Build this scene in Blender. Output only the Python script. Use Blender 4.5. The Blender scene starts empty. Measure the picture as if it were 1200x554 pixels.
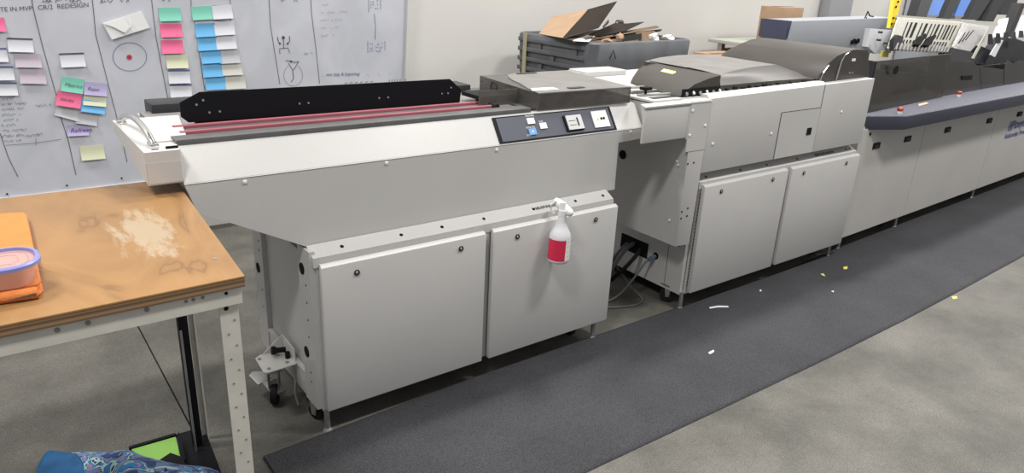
import bpy, bmesh, math, random
from mathutils import Vector, Matrix
random.seed(7)
SC = bpy.context.scene
COL = SC.collection

# ------------------------------------------------------------------ camera model
F = 838.2457
RC = ((0.80012142, -0.59794526, 0.04761492), (-0.1743709, -0.30781027, -0.9353329), (0.57393424, 0.74007723, -0.35054984))
CAM = Vector((0, 0, 1.7))

def ray(u, v):
    c = (u - 600, v - 277, F)
    return Vector(tuple(sum(RC[k][i] * c[k] for k in range(3)) for i in range(3)))

def at(u, v, x=None, y=None, z=None):
    d = ray(u, v)
    i, val = (0, x) if x is not None else (1, y) if y is not None else (2, z)
    return CAM + d * ((val - CAM[i]) / d[i])

def onplane(u, v, p, n):
    d = ray(u, v); n = Vector(n)
    return CAM + d * ((Vector(p) - CAM).dot(n) / d.dot(n))

# ------------------------------------------------------------------ materials
MATS = {}
def mat(name, col, rough=.5, metal=0., var=0., vscale=4., spk=0., sscale=260., bump=0., bscale=200., alpha=1., spec=.5, coat=0., trans=0.):
    m = bpy.data.materials.new(name); m.use_nodes = True
    nt = m.node_tree; b = nt.nodes['Principled BSDF']
    b.inputs['Roughness'].default_value = rough; b.inputs['Metallic'].default_value = metal
    b.inputs['Specular IOR Level'].default_value = spec
    b.inputs['Coat Weight'].default_value = coat
    b.inputs['Transmission Weight'].default_value = trans
    b.inputs['Alpha'].default_value = alpha
    c = (*col, 1); b.inputs['Base Color'].default_value = c
    tc = nt.nodes.new('ShaderNodeNewGeometry')
    out = None
    def mixin(prev, fac_out, lo, hi, scale_name):
        r = nt.nodes.new('ShaderNodeMapRange'); nt.links.new(fac_out, r.inputs['Value'])
        r.inputs['From Min'].default_value = .3; r.inputs['From Max'].default_value = .7
        r.inputs['To Min'].default_value = lo; r.inputs['To Max'].default_value = hi
        mx = nt.nodes.new('ShaderNodeVectorMath'); mx.operation = 'SCALE'
        if prev is None: mx.inputs[0].default_value = col
        else: nt.links.new(prev, mx.inputs[0])
        nt.links.new(r.outputs['Result'], mx.inputs['Scale'])
        return mx.outputs[0]
    if var:
        n = nt.nodes.new('ShaderNodeTexNoise'); n.inputs['Scale'].default_value = vscale; n.inputs['Detail'].default_value = 5
        nt.links.new(tc.outputs['Position'], n.inputs['Vector']); out = mixin(out, n.outputs['Fac'], 1 - var, 1 + var, 'v')
    if spk:
        n = nt.nodes.new('ShaderNodeTexNoise'); n.inputs['Scale'].default_value = sscale; n.inputs['Detail'].default_value = 2
        nt.links.new(tc.outputs['Position'], n.inputs['Vector']); out = mixin(out, n.outputs['Fac'], 1 - spk, 1 + spk, 's')
    if out is not None: nt.links.new(out, b.inputs['Base Color'])
    if bump:
        n = nt.nodes.new('ShaderNodeTexNoise'); n.inputs['Scale'].default_value = bscale; n.inputs['Detail'].default_value = 3
        nt.links.new(tc.outputs['Position'], n.inputs['Vector'])
        bp = nt.nodes.new('ShaderNodeBump'); bp.inputs['Strength'].default_value = bump; bp.inputs['Distance'].default_value = .004
        nt.links.new(n.outputs['Fac'], bp.inputs['Height']); nt.links.new(bp.outputs['Normal'], b.inputs['Normal'])
    MATS[name] = m
    return m

PAINT = mat('machine_paint', (.53, .52, .505), .42, var=.03, vscale=2.5, spk=.05, sscale=420)
GLOSSPAINT = mat('glossy_paint', (.53, .52, .505), .13, coat=.6)
PAINT3 = mat('cabinet_paint', (.52, .505, .48), .5, var=.03, vscale=3, spk=.06, sscale=300)
DECK = mat('deck_paint', (.55, .55, .53), .45, var=.05, vscale=8)
SEAM = mat('seam_black', (.012, .012, .012), .8, spec=.1)
BLUEGREY = mat('blue_grey_laminate', (.042, .045, .068), .45, spk=.12, sscale=350)
COUNTERTOP = mat('counter_top_speckle', (.095, .098, .13), .45, spk=.2, sscale=380)
BLACK = mat('black_metal', (.007, .007, .009), .55, spk=.2, spec=.15)
RUBBER = mat('black_rubber', (.012, .012, .012), .7, spec=.2)
DARKGREY = mat('dark_grey_plastic', (.035, .035, .037), .5, spec=.3, var=.1, vscale=20)
BEDGREY = mat('bed_grey', (.22, .215, .21), .45, var=.1, vscale=12)
STRIPGREY = mat('strip_grey', (.10, .10, .10), .5, var=.12, vscale=15)
PINK = mat('pink_belt', (.34, .10, .125), .5, var=.08, vscale=9)
STEEL = mat('zinc_steel', (.42, .42, .41), .45, metal=.8, var=.1, vscale=20)
CHROME = mat('chrome', (.8, .8, .8), .12, metal=1)
PLATE = mat('bracket_plate', (.62, .61, .58), .4)
WHITE = mat('white_plastic', (.78, .78, .77), .4)
PANELBLUE = mat('panel_slate', (.055, .06, .085), .5)
BTNBLUE = mat('button_blue', (.12, .3, .62), .4)
LCD = mat('display_grey', (.50, .50, .50), .35)
CREAM = mat('cream_plate', (.36, .35, .30), .5, var=.05, vscale=20)
CABLE = mat('cable_grey', (.13, .13, .135), .5)
CABLEBLUE = mat('connector_blue', (.10, .13, .19), .5)
LABELYEL = mat('yellow_label', (.75, .68, .15), .6)
LABELW = mat('white_label', (.8, .79, .72), .6)
BIN = mat('bin_plastic', (.115, .12, .13), .62, var=.15, vscale=6, bump=.2, bscale=60)
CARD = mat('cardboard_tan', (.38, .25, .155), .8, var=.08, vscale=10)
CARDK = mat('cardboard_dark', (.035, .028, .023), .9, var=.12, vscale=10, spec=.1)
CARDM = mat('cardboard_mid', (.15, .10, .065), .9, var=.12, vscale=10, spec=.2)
PAPER = mat('paper_white', (.75, .75, .74), .7)
GREYPANEL = mat('grey_panel', (.27, .275, .29), .5, var=.04)
CONVEY = mat('conveyor_grey', (.36, .375, .41), .42, var=.03)
NAVY = mat('navy_end', (.055, .06, .10), .5)
YELLOW = mat('yellow_post', (.85, .62, .03), .5)
BLUEP = mat('blue_panel', (.015, .10, .36), .5)
WALLM = mat('wall_paint', (.60, .585, .56), .8, var=.025, vscale=1.2)
CEILM = mat('ceiling_paint', (.6, .6, .6), .9)
GREENF = mat('green_board', (.38, .40, .34), .6)
TOWEL = mat('orange_towel', (.74, .235, .062), .95, bump=.8, bscale=450, var=.05, vscale=30)
LIDBLUE = mat('lid_blue', (.24, .26, .58), .35, alpha=.85)
TUB = mat('pink_clear_tub', (.80, .50, .40), .2, alpha=.42)
LIDCLR = mat('clear_lid', (.62, .42, .40), .2, alpha=.5)
GREENB = mat('lime_board', (.24, .50, .09), .6)
FRAMEP = mat('frame_cream', (.60, .58, .52), .5, var=.08, vscale=14)
ALU = mat('board_alu', (.62, .63, .66), .35, metal=.4)
RED = mat('red_knob', (.45, .05, .03), .35)
REDLABEL = mat('red_label', (.62, .02, .07), .4)
BOTTLE = mat('bottle_milky', (.72, .72, .75), .3, alpha=.92)
INK = mat('black_ink', (.10, .10, .11), .7)
INKBLUE = mat('blue_ink', (.12, .15, .34), .7)
INKPURP = mat('purple_ink', (.18, .06, .30), .7)
INKRED = mat('red_ink', (.55, .05, .10), .7)
SMUDGE = mat('faint_ink', (.28, .28, .36), .8)
LOGO = mat('logo_blue', (.08, .09, .30), .6)
STRAP = mat('straw_strip', (.42, .38, .24), .8)
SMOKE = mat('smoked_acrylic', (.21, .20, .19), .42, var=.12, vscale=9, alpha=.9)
SMOKEC = mat('smoked_acrylic_clear', (.13, .12, .11), .14, alpha=.5, var=.2, vscale=14)
GUARD = mat('smoked_guard', (.035, .029, .021), .22, spec=.35, alpha=.72, var=.12, vscale=5)
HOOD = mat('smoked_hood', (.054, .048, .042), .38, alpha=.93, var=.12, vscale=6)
CHIP = mat('wood_chip', (.7, .45, .28), .8)
NOTE = {'green': (.22, .60, .47), 'pink': (.86, .17, .33), 'blue': (.16, .47, .80), 'yellow': (.68, .69, .50), 'white': (.68, .69, .74),
        'cream': (.60, .60, .55), 'lilac': (.47, .42, .65), 'palepink': (.55, .48, .55), 'pale': (.52, .53, .56)}
NOTEM = {k: mat('note_' + k, v, .8) for k, v in NOTE.items()}

def nodes(m):
    return m.node_tree, m.node_tree.nodes, m.node_tree.links, m.node_tree.nodes['Principled BSDF']

# concrete
CONC = bpy.data.materials.new('concrete'); CONC.use_nodes = True
nt, N, L, B = nodes(CONC)
g = N.new('ShaderNodeNewGeometry')
n1 = N.new('ShaderNodeTexNoise'); n1.inputs['Scale'].default_value = 2.3; n1.inputs['Detail'].default_value = 8; n1.inputs['Roughness'].default_value = .65
n2 = N.new('ShaderNodeTexNoise'); n2.inputs['Scale'].default_value = 60; n2.inputs['Detail'].default_value = 4; n2.inputs['Roughness'].default_value = .7
n3 = N.new('ShaderNodeTexNoise'); n3.inputs['Scale'].default_value = 240; n3.inputs['Detail'].default_value = 2
for n in (n1, n2, n3): L.new(g.outputs['Position'], n.inputs['Vector'])
r1 = N.new('ShaderNodeValToRGB'); r1.color_ramp.elements[0].position = .35; r1.color_ramp.elements[0].color = (.070, .066, .056, 1)
r1.color_ramp.elements[1].position = .68; r1.color_ramp.elements[1].color = (.145, .138, .120, 1)
r2 = N.new('ShaderNodeMapRange'); r2.inputs['From Min'].default_value = .3; r2.inputs['From Max'].default_value = .7; r2.inputs['To Min'].default_value = .85; r2.inputs['To Max'].default_value = 1.15
r3 = N.new('ShaderNodeMapRange'); r3.inputs['From Min'].default_value = .3; r3.inputs['From Max'].default_value = .7; r3.inputs['To Min'].default_value = .5; r3.inputs['To Max'].default_value = 1.5
L.new(n1.outputs['Fac'], r1.inputs['Fac']); L.new(n2.outputs['Fac'], r2.inputs['Value']); L.new(n3.outputs['Fac'], r3.inputs['Value'])
s1 = N.new('ShaderNodeVectorMath'); s1.operation = 'SCALE'; s2 = N.new('ShaderNodeVectorMath'); s2.operation = 'SCALE'
L.new(r1.outputs['Color'], s1.inputs[0]); L.new(r2.outputs['Result'], s1.inputs['Scale']); L.new(s1.outputs[0], s2.inputs[0]); L.new(r3.outputs['Result'], s2.inputs['Scale'])
L.new(s2.outputs[0], B.inputs['Base Color']); B.inputs['Roughness'].default_value = .6

# rubber mat
MATM = mat('anti_fatigue_mat', (.045, .045, .050), .8, var=.14, vscale=3, spk=.55, sscale=230, spec=.3, bump=.6, bscale=230)
MATEDGE = mat('mat_edge_wear', (.10, .10, .105), .6, spk=.2)

# plywood
def plywood():
    m = bpy.data.materials.new('plywood_top'); m.use_nodes = True
    nt, N, L, B = nodes(m)
    g = N.new('ShaderNodeNewGeometry')
    mp = N.new('ShaderNodeMapping'); mp.inputs['Scale'].default_value = (3.0, 1.1, 1); mp.inputs['Rotation'].default_value = (0, 0, .15)
    L.new(g.outputs['Position'], mp.inputs['Vector'])
    n = N.new('ShaderNodeTexNoise'); n.inputs['Scale'].default_value = 2.0; n.inputs['Detail'].default_value = 3; n.inputs['Distortion'].default_value = 1.4
    L.new(mp.outputs[0], n.inputs['Vector'])
    w = N.new('ShaderNodeMath'); w.operation = 'MULTIPLY'; w.inputs[1].default_value = 6
    L.new(n.outputs['Fac'], w.inputs[0])
    fr = N.new('ShaderNodeMath'); fr.operation = 'PINGPONG'; fr.inputs[1].default_value = 1; L.new(w.outputs[0], fr.inputs[0])
    rp = N.new('ShaderNodeValToRGB')
    rp.color_ramp.elements[0].position = 0; rp.color_ramp.elements[0].color = (.20, .108, .042, 1)
    rp.color_ramp.elements[1].position = .22; rp.color_ramp.elements[1].color = (.275, .148, .057, 1)
    e = rp.color_ramp.elements.new(1); e.color = (.315, .172, .067, 1)
    L.new(fr.outputs[0], rp.inputs['Fac'])
    # large tonal drift
    n4 = N.new('ShaderNodeTexNoise'); n4.inputs['Scale'].default_value = 3.2; L.new(g.outputs['Position'], n4.inputs['Vector'])
    m4 = N.new('ShaderNodeMapRange'); m4.inputs['To Min'].default_value = .88; m4.inputs['To Max'].default_value = 1.12; m4.inputs['From Min'].default_value = .3; m4.inputs['From Max'].default_value = .7
    L.new(n4.outputs['Fac'], m4.inputs['Value'])
    sc = N.new('ShaderNodeVectorMath'); sc.operation = 'SCALE'; L.new(rp.outputs['Color'], sc.inputs[0]); L.new(m4.outputs['Result'], sc.inputs['Scale'])
    # worn, bare patch (a stain with its own shape) near the right edge of the top
    sub = N.new('ShaderNodeVectorMath'); sub.operation = 'SUBTRACT'; sub.inputs[1].default_value = (.312, 1.99, 1.0)
    L.new(g.outputs['Position'], sub.inputs[0])
    mp2 = N.new('ShaderNodeMapping'); mp2.vector_type = 'POINT'; mp2.inputs['Rotation'].default_value = (0, 0, .25); mp2.inputs['Scale'].default_value = (1 / .085, 1 / .235, 0)
    L.new(sub.outputs[0], mp2.inputs['Vector'])
    ln = N.new('ShaderNodeVectorMath'); ln.operation = 'LENGTH'; L.new(mp2.outputs[0], ln.inputs[0])
    mpn = N.new('ShaderNodeMapping'); mpn.inputs['Scale'].default_value = (26, 7, 1); mpn.inputs['Rotation'].default_value = (0, 0, .5); L.new(g.outputs['Position'], mpn.inputs['Vector'])
    nn = N.new('ShaderNodeTexNoise'); nn.inputs['Scale'].default_value = 1.3; nn.inputs['Detail'].default_value = 7; nn.inputs['Roughness'].default_value = .7; L.new(mpn.outputs[0], nn.inputs['Vector'])
    ad = N.new('ShaderNodeMath'); ad.operation = 'MULTIPLY_ADD'; ad.inputs[1].default_value = 2.6; L.new(nn.outputs['Fac'], ad.inputs[0]); L.new(ln.outputs['Value'], ad.inputs[2])
    mk = N.new('ShaderNodeMapRange'); mk.inputs['From Min'].default_value = 2.15; mk.inputs['From Max'].default_value = 1.8; L.new(ad.outputs[0], mk.inputs['Value'])
    mk.inputs['To Max'].default_value = .8
    mx = N.new('ShaderNodeMix'); mx.data_type = 'RGBA'; mx.inputs['B'].default_value = (.40, .32, .22, 1)
    L.new(mk.outputs['Result'], mx.inputs['Factor']); L.new(sc.outputs[0], mx.inputs['A'])
    L.new(mx.outputs['Result'], B.inputs['Base Color']); B.inputs['Roughness'].default_value = .38
    return m
PLY = plywood()
def ply_edge():
    m = bpy.data.materials.new('plywood_edge'); m.use_nodes = True
    nt, N, L, B = nodes(m)
    g = N.new('ShaderNodeNewGeometry'); sp = N.new('ShaderNodeSeparateXYZ'); L.new(g.outputs['Position'], sp.inputs[0])
    mu = N.new('ShaderNodeMath'); mu.operation = 'MULTIPLY'; mu.inputs[1].default_value = 150; L.new(sp.outputs['Z'], mu.inputs[0])
    fr = N.new('ShaderNodeMath'); fr.operation = 'PINGPONG'; fr.inputs[1].default_value = 1; L.new(mu.outputs[0], fr.inputs[0])
    rp = N.new('ShaderNodeValToRGB'); rp.color_ramp.elements[0].color = (.10, .055, .03, 1); rp.color_ramp.elements[1].color = (.34, .21, .11, 1)
    L.new(fr.outputs[0], rp.inputs['Fac']); L.new(rp.outputs['Color'], B.inputs['Base Color']); B.inputs['Roughness'].default_value = .7
    return m
PLYE = ply_edge()

def wb_mat():
    m = bpy.data.materials.new('whiteboard_surface'); m.use_nodes = True
    nt, N, L, B = nodes(m)
    g = N.new('ShaderNodeNewGeometry')
    n = N.new('ShaderNodeTexNoise'); n.inputs['Scale'].default_value = 3.5; n.inputs['Detail'].default_value = 5; n.inputs['Distortion'].default_value = .8
    L.new(g.outputs['Position'], n.inputs['Vector'])
    rp = N.new('ShaderNodeValToRGB'); rp.color_ramp.elements[0].position = .38; rp.color_ramp.elements[0].color = (.56, .575, .63, 1)
    rp.color_ramp.elements[1].position = .66; rp.color_ramp.elements[1].color = (.64, .655, .71, 1)
    L.new(n.outputs['Fac'], rp.inputs['Fac']); L.new(rp.outputs['Color'], B.inputs['Base Color']); B.inputs['Roughness'].default_value = .3
    return m
WB = wb_mat()

def bag_mat():
    m = bpy.data.materials.new('printed_fabric'); m.use_nodes = True
    nt, N, L, B = nodes(m)
    g = N.new('ShaderNodeNewGeometry')
    n = N.new('ShaderNodeTexNoise'); n.inputs['Scale'].default_value = 9; n.inputs['Detail'].default_value = 1; n.inputs['Distortion'].default_value = 2.2
    L.new(g.outputs['Position'], n.inputs['Vector'])
    rp = N.new('ShaderNodeValToRGB'); rp.color_ramp.interpolation = 'CONSTANT'
    els = [(0, (.02, .05, .14)), (.40, (.01, .015, .03)), (.42, (.13, .18, .36)), (.50, (.01, .015, .03)), (.52, (.30, .48, .50)), (.58, (.01, .015, .03)), (.60, (.02, .16, .42)), (.68, (.40, .14, .26))]
    rp.color_ramp.elements[0].position = 0; rp.color_ramp.elements[0].color = (*els[0][1], 1)
    rp.color_ramp.elements[1].position = els[1][0]; rp.color_ramp.elements[1].color = (*els[1][1], 1)
    for p, c in els[2:]:
        e = rp.color_ramp.elements.new(p); e.color = (*c, 1)
    L.new(n.outputs['Fac'], rp.inputs['Fac']); L.new(rp.outputs['Color'], B.inputs['Base Color']); B.inputs['Roughness'].default_value = .8
    return m
BAGM = bag_mat()
BAGBLUE = mat('bag_blue', (.006, .09, .24), .75, var=.2, vscale=20)

# ------------------------------------------------------------------ mesh helpers
class MB:
    def __init__(s): s.bm = bmesh.new()
    def box(s, x0, x1, y0, y1, z0, z1, bev=0.):
        r = bmesh.ops.create_cube(s.bm, size=1)
        for v in r['verts']:
            v.co = Vector(((x0 + x1) / 2 + v.co.x * (x1 - x0), (y0 + y1) / 2 + v.co.y * (y1 - y0), (z0 + z1) / 2 + v.co.z * (z1 - z0)))
        if bev:
            es = set(e for v in r['verts'] for e in v.link_edges)
            bmesh.ops.bevel(s.bm, geom=list(es), offset=bev, segments=2, profile=.5, affect='EDGES')
        return s
    def hexa(s, bot, top):           # 4 bottom + 4 top points
        v = [s.bm.verts.new(Vector(p)) for p in list(bot) + list(top)]
        for f in ((3, 2, 1, 0), (4, 5, 6, 7), (0, 1, 5, 4), (1, 2, 6, 5), (2, 3, 7, 6), (3, 0, 4, 7)):
            s.bm.faces.new([v[i] for i in f])
        return s
    def prism(s, pts, vec, bev=0.):  # polygon of 3D points extruded by vec
        vec = Vector(vec)
        a = [s.bm.verts.new(Vector(p)) for p in pts]; b = [s.bm.verts.new(Vector(p) + vec) for p in pts]
        n = len(pts); fs = [s.bm.faces.new(a[::-1]), s.bm.faces.new(b)]
        for i in range(n): fs.append(s.bm.faces.new([a[i], a[(i + 1) % n], b[(i + 1) % n], b[i]]))
        if bev:
            es = set(e for f in fs[:2] for e in f.edges)
            bmesh.ops.bevel(s.bm, geom=list(es), offset=bev, segments=2, profile=.5, affect='EDGES')
        return s
    def loft(s, secs, cap=True, closed=True):
        rows = [[s.bm.verts.new(Vector(p)) for p in sec] for sec in secs]
        n = len(secs[0])
        for r0, r1 in zip(rows, rows[1:]):
            for i in range(n if closed else n - 1):
                s.bm.faces.new([r0[i], r0[(i + 1) % n], r1[(i + 1) % n], r1[i]])
        if cap and closed:
            s.bm.faces.new(rows[0][::-1]); s.bm.faces.new(rows[-1])
        return s
    def cyl(s, p0, p1, r, r1=None, n=16):
        p0, p1 = Vector(p0), Vector(p1); d = p1 - p0
        q = d.to_track_quat('Z', 'Y').to_matrix().to_4x4(); q.translation = (p0 + p1) / 2
        bmesh.ops.create_cone(s.bm, cap_ends=True, segments=n, radius1=r, radius2=r if r1 is None else r1, depth=d.length, matrix=q)
        return s
    def lathe(s, prof, base, axis=(0, 0, 1), n=28, sx=1., sy=1.):
        q = Vector(axis).to_track_quat('Z', 'Y').to_matrix(); base = Vector(base)
        secs = []
        for r, h in prof:
            secs.append([base + q @ Vector((r * sx * math.cos(2 * math.pi * i / n), r * sy * math.sin(2 * math.pi * i / n), h)) for i in range(n)])
        return s.loft(secs)
    def tube(s, pts, r, n=8):
        P = [Vector(p) for p in pts]; secs = []
        ref = Vector((.31, .17, .93))
        for i, p in enumerate(P):
            t = (P[min(i + 1, len(P) - 1)] - P[max(i - 1, 0)]).normalized()
            a = t.cross(ref).normalized(); b = t.cross(a)
            secs.append([p + a * r * math.cos(2 * math.pi * k / n) + b * r * math.sin(2 * math.pi * k / n) for k in range(n)])
        return s.loft(secs)
    def torus(s, c, R, r, ax, n=24, m=8):
        q = Vector(ax).to_track_quat('Z', 'Y').to_matrix(); c = Vector(c)
        rows = [[s.bm.verts.new(c + q @ Vector(((R + r * math.cos(2 * math.pi * j / m)) * math.cos(2 * math.pi * i / n), (R + r * math.cos(2 * math.pi * j / m)) * math.sin(2 * math.pi * i / n), r * math.sin(2 * math.pi * j / m)))) for j in range(m)] for i in range(n)]
        for i in range(n):
            for j in range(m): s.bm.faces.new([rows[i][j], rows[(i + 1) % n][j], rows[(i + 1) % n][(j + 1) % m], rows[i][(j + 1) % m]])
        return s
    def poly(s, pts):
        s.bm.faces.new([s.bm.verts.new(Vector(p)) for p in pts]); return s
    def build(s, name, m, parent=None, smooth=35):
        bm = s.bm
        bmesh.ops.recalc_face_normals(bm, faces=bm.faces[:])
        lo = [min(v.co[i] for v in bm.verts) for i in range(3)]; hi = [max(v.co[i] for v in bm.verts) for i in range(3)]
        c = Vector(((lo[0] + hi[0]) / 2, (lo[1] + hi[1]) / 2, lo[2]))
        for v in bm.verts: v.co -= c
        me = bpy.data.meshes.new(name); bm.to_mesh(me); bm.free()
        for x in (m if isinstance(m, (list, tuple)) else [m]): me.materials.append(x)
        if smooth:
            for p in me.polygons: p.use_smooth = True
            me.set_sharp_from_angle(angle=math.radians(smooth))
        o = bpy.data.objects.new(name, me); COL.objects.link(o)
        o['wx'] = 0; del o['wx']
        W[o.name] = c.copy()
        if parent is not None:
            o.parent = parent; o.location = c - W[parent.name]
        else: o.location = c
        return o
W = {}
def thing(name, label, cat, loc, group=None):
    o = bpy.data.objects.new(name, None); COL.objects.link(o); o.location = loc; W[o.name] = Vector(loc)
    o.empty_display_size = .1
    return tag(o, label, cat, group)
def tag(o, label, cat, group=None):
    o['label'] = label; o['category'] = cat
    if group: o['group'] = group
    return o
def struct(o):
    o['kind'] = 'structure'; return o
def lab(o, l): o['label'] = l; return o
def b(x0, x1, y0, y1, z0, z1, name, m, parent=None, bev=0.): return MB().box(x0, x1, y0, y1, z0, z1, bev).build(name, m, parent)

def text_into(mb, txt, origin, ux, uy, size, shear=0., thick=0., bold=0.):
    cu = bpy.data.curves.new('t', 'FONT'); cu.body = txt; cu.size = size; cu.shear = shear; cu.offset = bold
    o = bpy.data.objects.new('t', cu); COL.objects.link(o)
    dg = bpy.context.evaluated_depsgraph_get(); me = bpy.data.meshes.new_from_object(o.evaluated_get(dg))
    ux, uy, origin = Vector(ux).normalized(), Vector(uy).normalized(), Vector(origin)
    vs = [mb.bm.verts.new(origin + ux * v.co.x + uy * v.co.y) for v in me.vertices]
    for p in me.polygons:
        try: mb.bm.faces.new([vs[i] for i in p.vertices])
        except ValueError: pass
    bpy.data.objects.remove(o); bpy.data.curves.remove(cu); bpy.data.meshes.remove(me)

def ribbon(mb, pts, w, n):
    P = [Vector(p) for p in pts]; n = Vector(n); L_, R_ = [], []
    for i, p in enumerate(P):
        t = (P[min(i + 1, len(P) - 1)] - P[max(i - 1, 0)]).normalized(); s_ = t.cross(n).normalized() * w / 2
        L_.append(mb.bm.verts.new(p + s_)); R_.append(mb.bm.verts.new(p - s_))
    for i in range(len(P) - 1): mb.bm.faces.new([L_[i], L_[i + 1], R_[i + 1], R_[i]])

# ------------------------------------------------------------------ the setting
struct(b(-6, 26, -4, 4.9, -.1, 0, 'floor', CONC))
struct(b(-6, 26, 4.75, 4.9, 0, 6, 'wall_back', WALLM))
j = struct(b(.458, .464, -1, 4.75, 0, .0006, 'trim_1', SEAM))   # sawn joint in the slab

def rubber_mat():
    m = MB()
    front = [(.632, 1.47), (1.55, 1.497), (2.29, 1.483), (3.1, 1.472), (3.885, 1.471), (4.64, 1.484), (5.67, 1.509), (8.8, 1.53)]
    back = [(.627, 2.212), (1.6, 2.25), (2.3, 2.245), (3.0, 2.24), (3.9, 2.24), (4.6, 2.285), (5.6, 2.32), (8.8, 2.40)]
    secs = []
    for (fx, fy), (bx, by) in zip(front, back):
        d = (Vector((bx, by, 0)) - Vector((fx, fy, 0))).normalized()
        f0 = Vector((fx, fy, 0)); b0 = Vector((bx, by, 0))
        secs.append([f0, f0 + d * .002 + Vector((0, 0, .006)), f0 + d * .02 + Vector((0, 0, .012)), b0 - d * .02 + Vector((0, 0, .012)), b0 - d * .002 + Vector((0, 0, .006)), b0])
    m.loft(secs)
    o = m.build('floor_mat', MATM, None, smooth=60)
    tag(o, 'long charcoal rubber anti-fatigue mat lying along the front of the machines', 'floor mat')
rubber_mat()

# ------------------------------------------------------------------ fastener helpers
def screw(parent, p, n=(0, -1, 0), r=.006):
    p = Vector(p); n = Vector(n)
    return MB().cyl(p, p + n * .002, r * 1.1, n=12).cyl(p + n * .002, p + n * .005, r, r * .6, n=12).build('screw', WHITE, parent)
def hole(parent, p, n=(0, -1, 0), r=.007, name='hole'):
    p = Vector(p); n = Vector(n)
    return MB().cyl(p - n * .001, p + n * .0012, r, n=14).build(name, SEAM, parent)
def latch(parent, p):
    p = Vector(p)
    o = MB().cyl(p, p + Vector((0, -.003, 0)), .0085, n=18).cyl(p + Vector((0, -.003, 0)), p + Vector((0, -.0055, 0)), .006, .004, n=12).build('latch', STEEL, parent)
    MB().torus(p + Vector((0, -.003, 0)), .009, .0022, (0, 1, 0)).build('latch_ring', SEAM, o)
    return o
def foot(parent, x, y, top):
    o = MB().cyl((x, y, .012), (x, y, top), .011).build('levelling_foot', STEEL, parent)
    MB().cyl((x, y, 0), (x, y, .014), .02, .012).build('foot_pad', STEEL, o)
    return o
def caster(parent, x, y, r=.035, top=.12, ax=(1, 0, 0)):
    ax = Vector(ax); c = Vector((x, y, r))
    m = MB()
    for s_ in (-1, 1):
        a = c + ax * .019 * s_
        side = Vector((-ax.y, ax.x, 0)) * .02
        m.prism([a - side * .5 - Vector((0, 0, .008)), a + side * .5 - Vector((0, 0, .008)), a + side + Vector((0, 0, top - r)), a - side + Vector((0, 0, top - r))], ax * .003 * s_)
    m.box(x - .03, x + .03, y - .03, y + .03, top - .006, top)
    y_ = m.build('caster', STEEL, parent)
    MB().lathe([(r * .55, -.013), (r * .96, -.013), (r, -.009), (r, .009), (r * .96, .013), (r * .55, .013)], c, ax).build('wheel', RUBBER, y_)
    MB().cyl(c - ax * .022, c + ax * .022, .007).build('axle', STEEL, y_)
    return y_

def base_cabinet(root, x0, x1, xm, yd, y1, zt=.703, zb=.103, left_frame=True):
    """frame with sloped ledge, two removable doors; yd = door face"""
    yf = yd + .03
    m = MB()
    m.box(x0, x1, yf + .012, y1, zb, .695)
    for xs in (x0, x1 - .04):                                   # front posts
        m.box(xs, xs + .04, yf, yf + .03, zb - .012, .71)
    m.box(xm - .02, xm + .02, yf, yf + .02, zb, .71)
    body = m.build('base_frame', PAINT, root)
    e = MB()                                                    # sloped ledge above the doors
    e.prism([(x0 - .012, yf - .004, .722), (x0 - .012, yf + .052, .752), (x0 - .012, yf + .052, .70), (x0 - .012, yf + .02, .685), (x0 - .012, yf - .004, .685)], (x1 - x0 + .006, 0, 0), .002)
    led = e.build('ledge', PAINT, root)
    doors = []
    for a, c in ((x0 + .006, xm - .018), (xm + .018, x1 + .004)):
        zt_ = zt - .012; d = MB().box(a, c, yd, yf - .006, zb, zt_, .004)
        d.prism([(a + .002, yd + .002, zt_ - .002), (a + .002, yd + .016, zt_ + .007), (a + .002, yf - .006, zt_ + .007), (a + .002, yf - .006, zt_ - .002)], (c - a - .004, 0, 0))
        doors.append(d.build('door', PAINT, root))
    return body, led, doors

# ------------------------------------------------------------------ machine 1 : accumulator / conveyor module
M1 = thing('conveyor_module', 'long off-white paper conveyor module with control panel and pink belts beside the plywood table', 'machine', (1.5, 2.7, 0))
YU = 2.29
# upper body with cantilevered, tapered left end
m = MB()
up = [(.485, 1.03), (.515, .932), (.551, .912), (.868, .744), (2.376, .742), (2.372, .969), (2.525, .974), (2.522, 1.03)]
m.prism([(x, YU, z) for x, z in up], (0, .72, 0))
upb = m.build('upper_body', PAINT, M1)
m = MB()
m.prism([(.486, YU - .002, 1.026), (.486, 2.36, 1.132), (.486, 2.385, 1.132), (.486, 2.385, 1.026)], (2.036, 0, 0), .002)
band = m.build('sloped_fascia', PAINT, M1)
body1 = MB().box(.50, 2.52, 2.385, 3.0, 1.03, 1.118).build('deck_body', DECK, M1)
bf, led, doors = base_cabinet(M1, .872, 2.322, 1.598, 2.205, 2.90)
# recessed left side : two posts, rail
for yy in (2.30, 2.82):
    MB().box(.852, .872, yy - .055, yy + .055, .10, .742).build('side_post', PAINT, M1)
MB().box(.856, .872, 2.35, 2.77, .10, .205, .002).build('side_rail', PAINT, M1)
MB().prism([(.850, 2.76, .20), (.850, 2.355, .20), (.850, 2.355, .212), (.850, 2.76, .212)], (.02, 0, 0), .002).build('rail_flange', PAINT, M1)
for (yy, zz) in ((2.32, .655), (2.32, .315), (2.83, .47)):
    o = MB().cyl((.853, yy, zz), (.8495, yy, zz), .022, n=24).build('access_hole', SEAM, M1)
for zz in (.60, .53, .46, .39, .24, .20):
    hole(M1, (.852, 2.29, zz), (-1, 0, 0), .004)
for zz in (.60, .56, .38, .30):
    hole(M1, (.852, 2.80, zz), (-1, 0, 0), .004)
for x_, y_ in ((.885, 2.237), (2.27, 2.237), (2.27, 2.84), (.95, 2.84)): foot(M1, x_, y_, .10)
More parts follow.
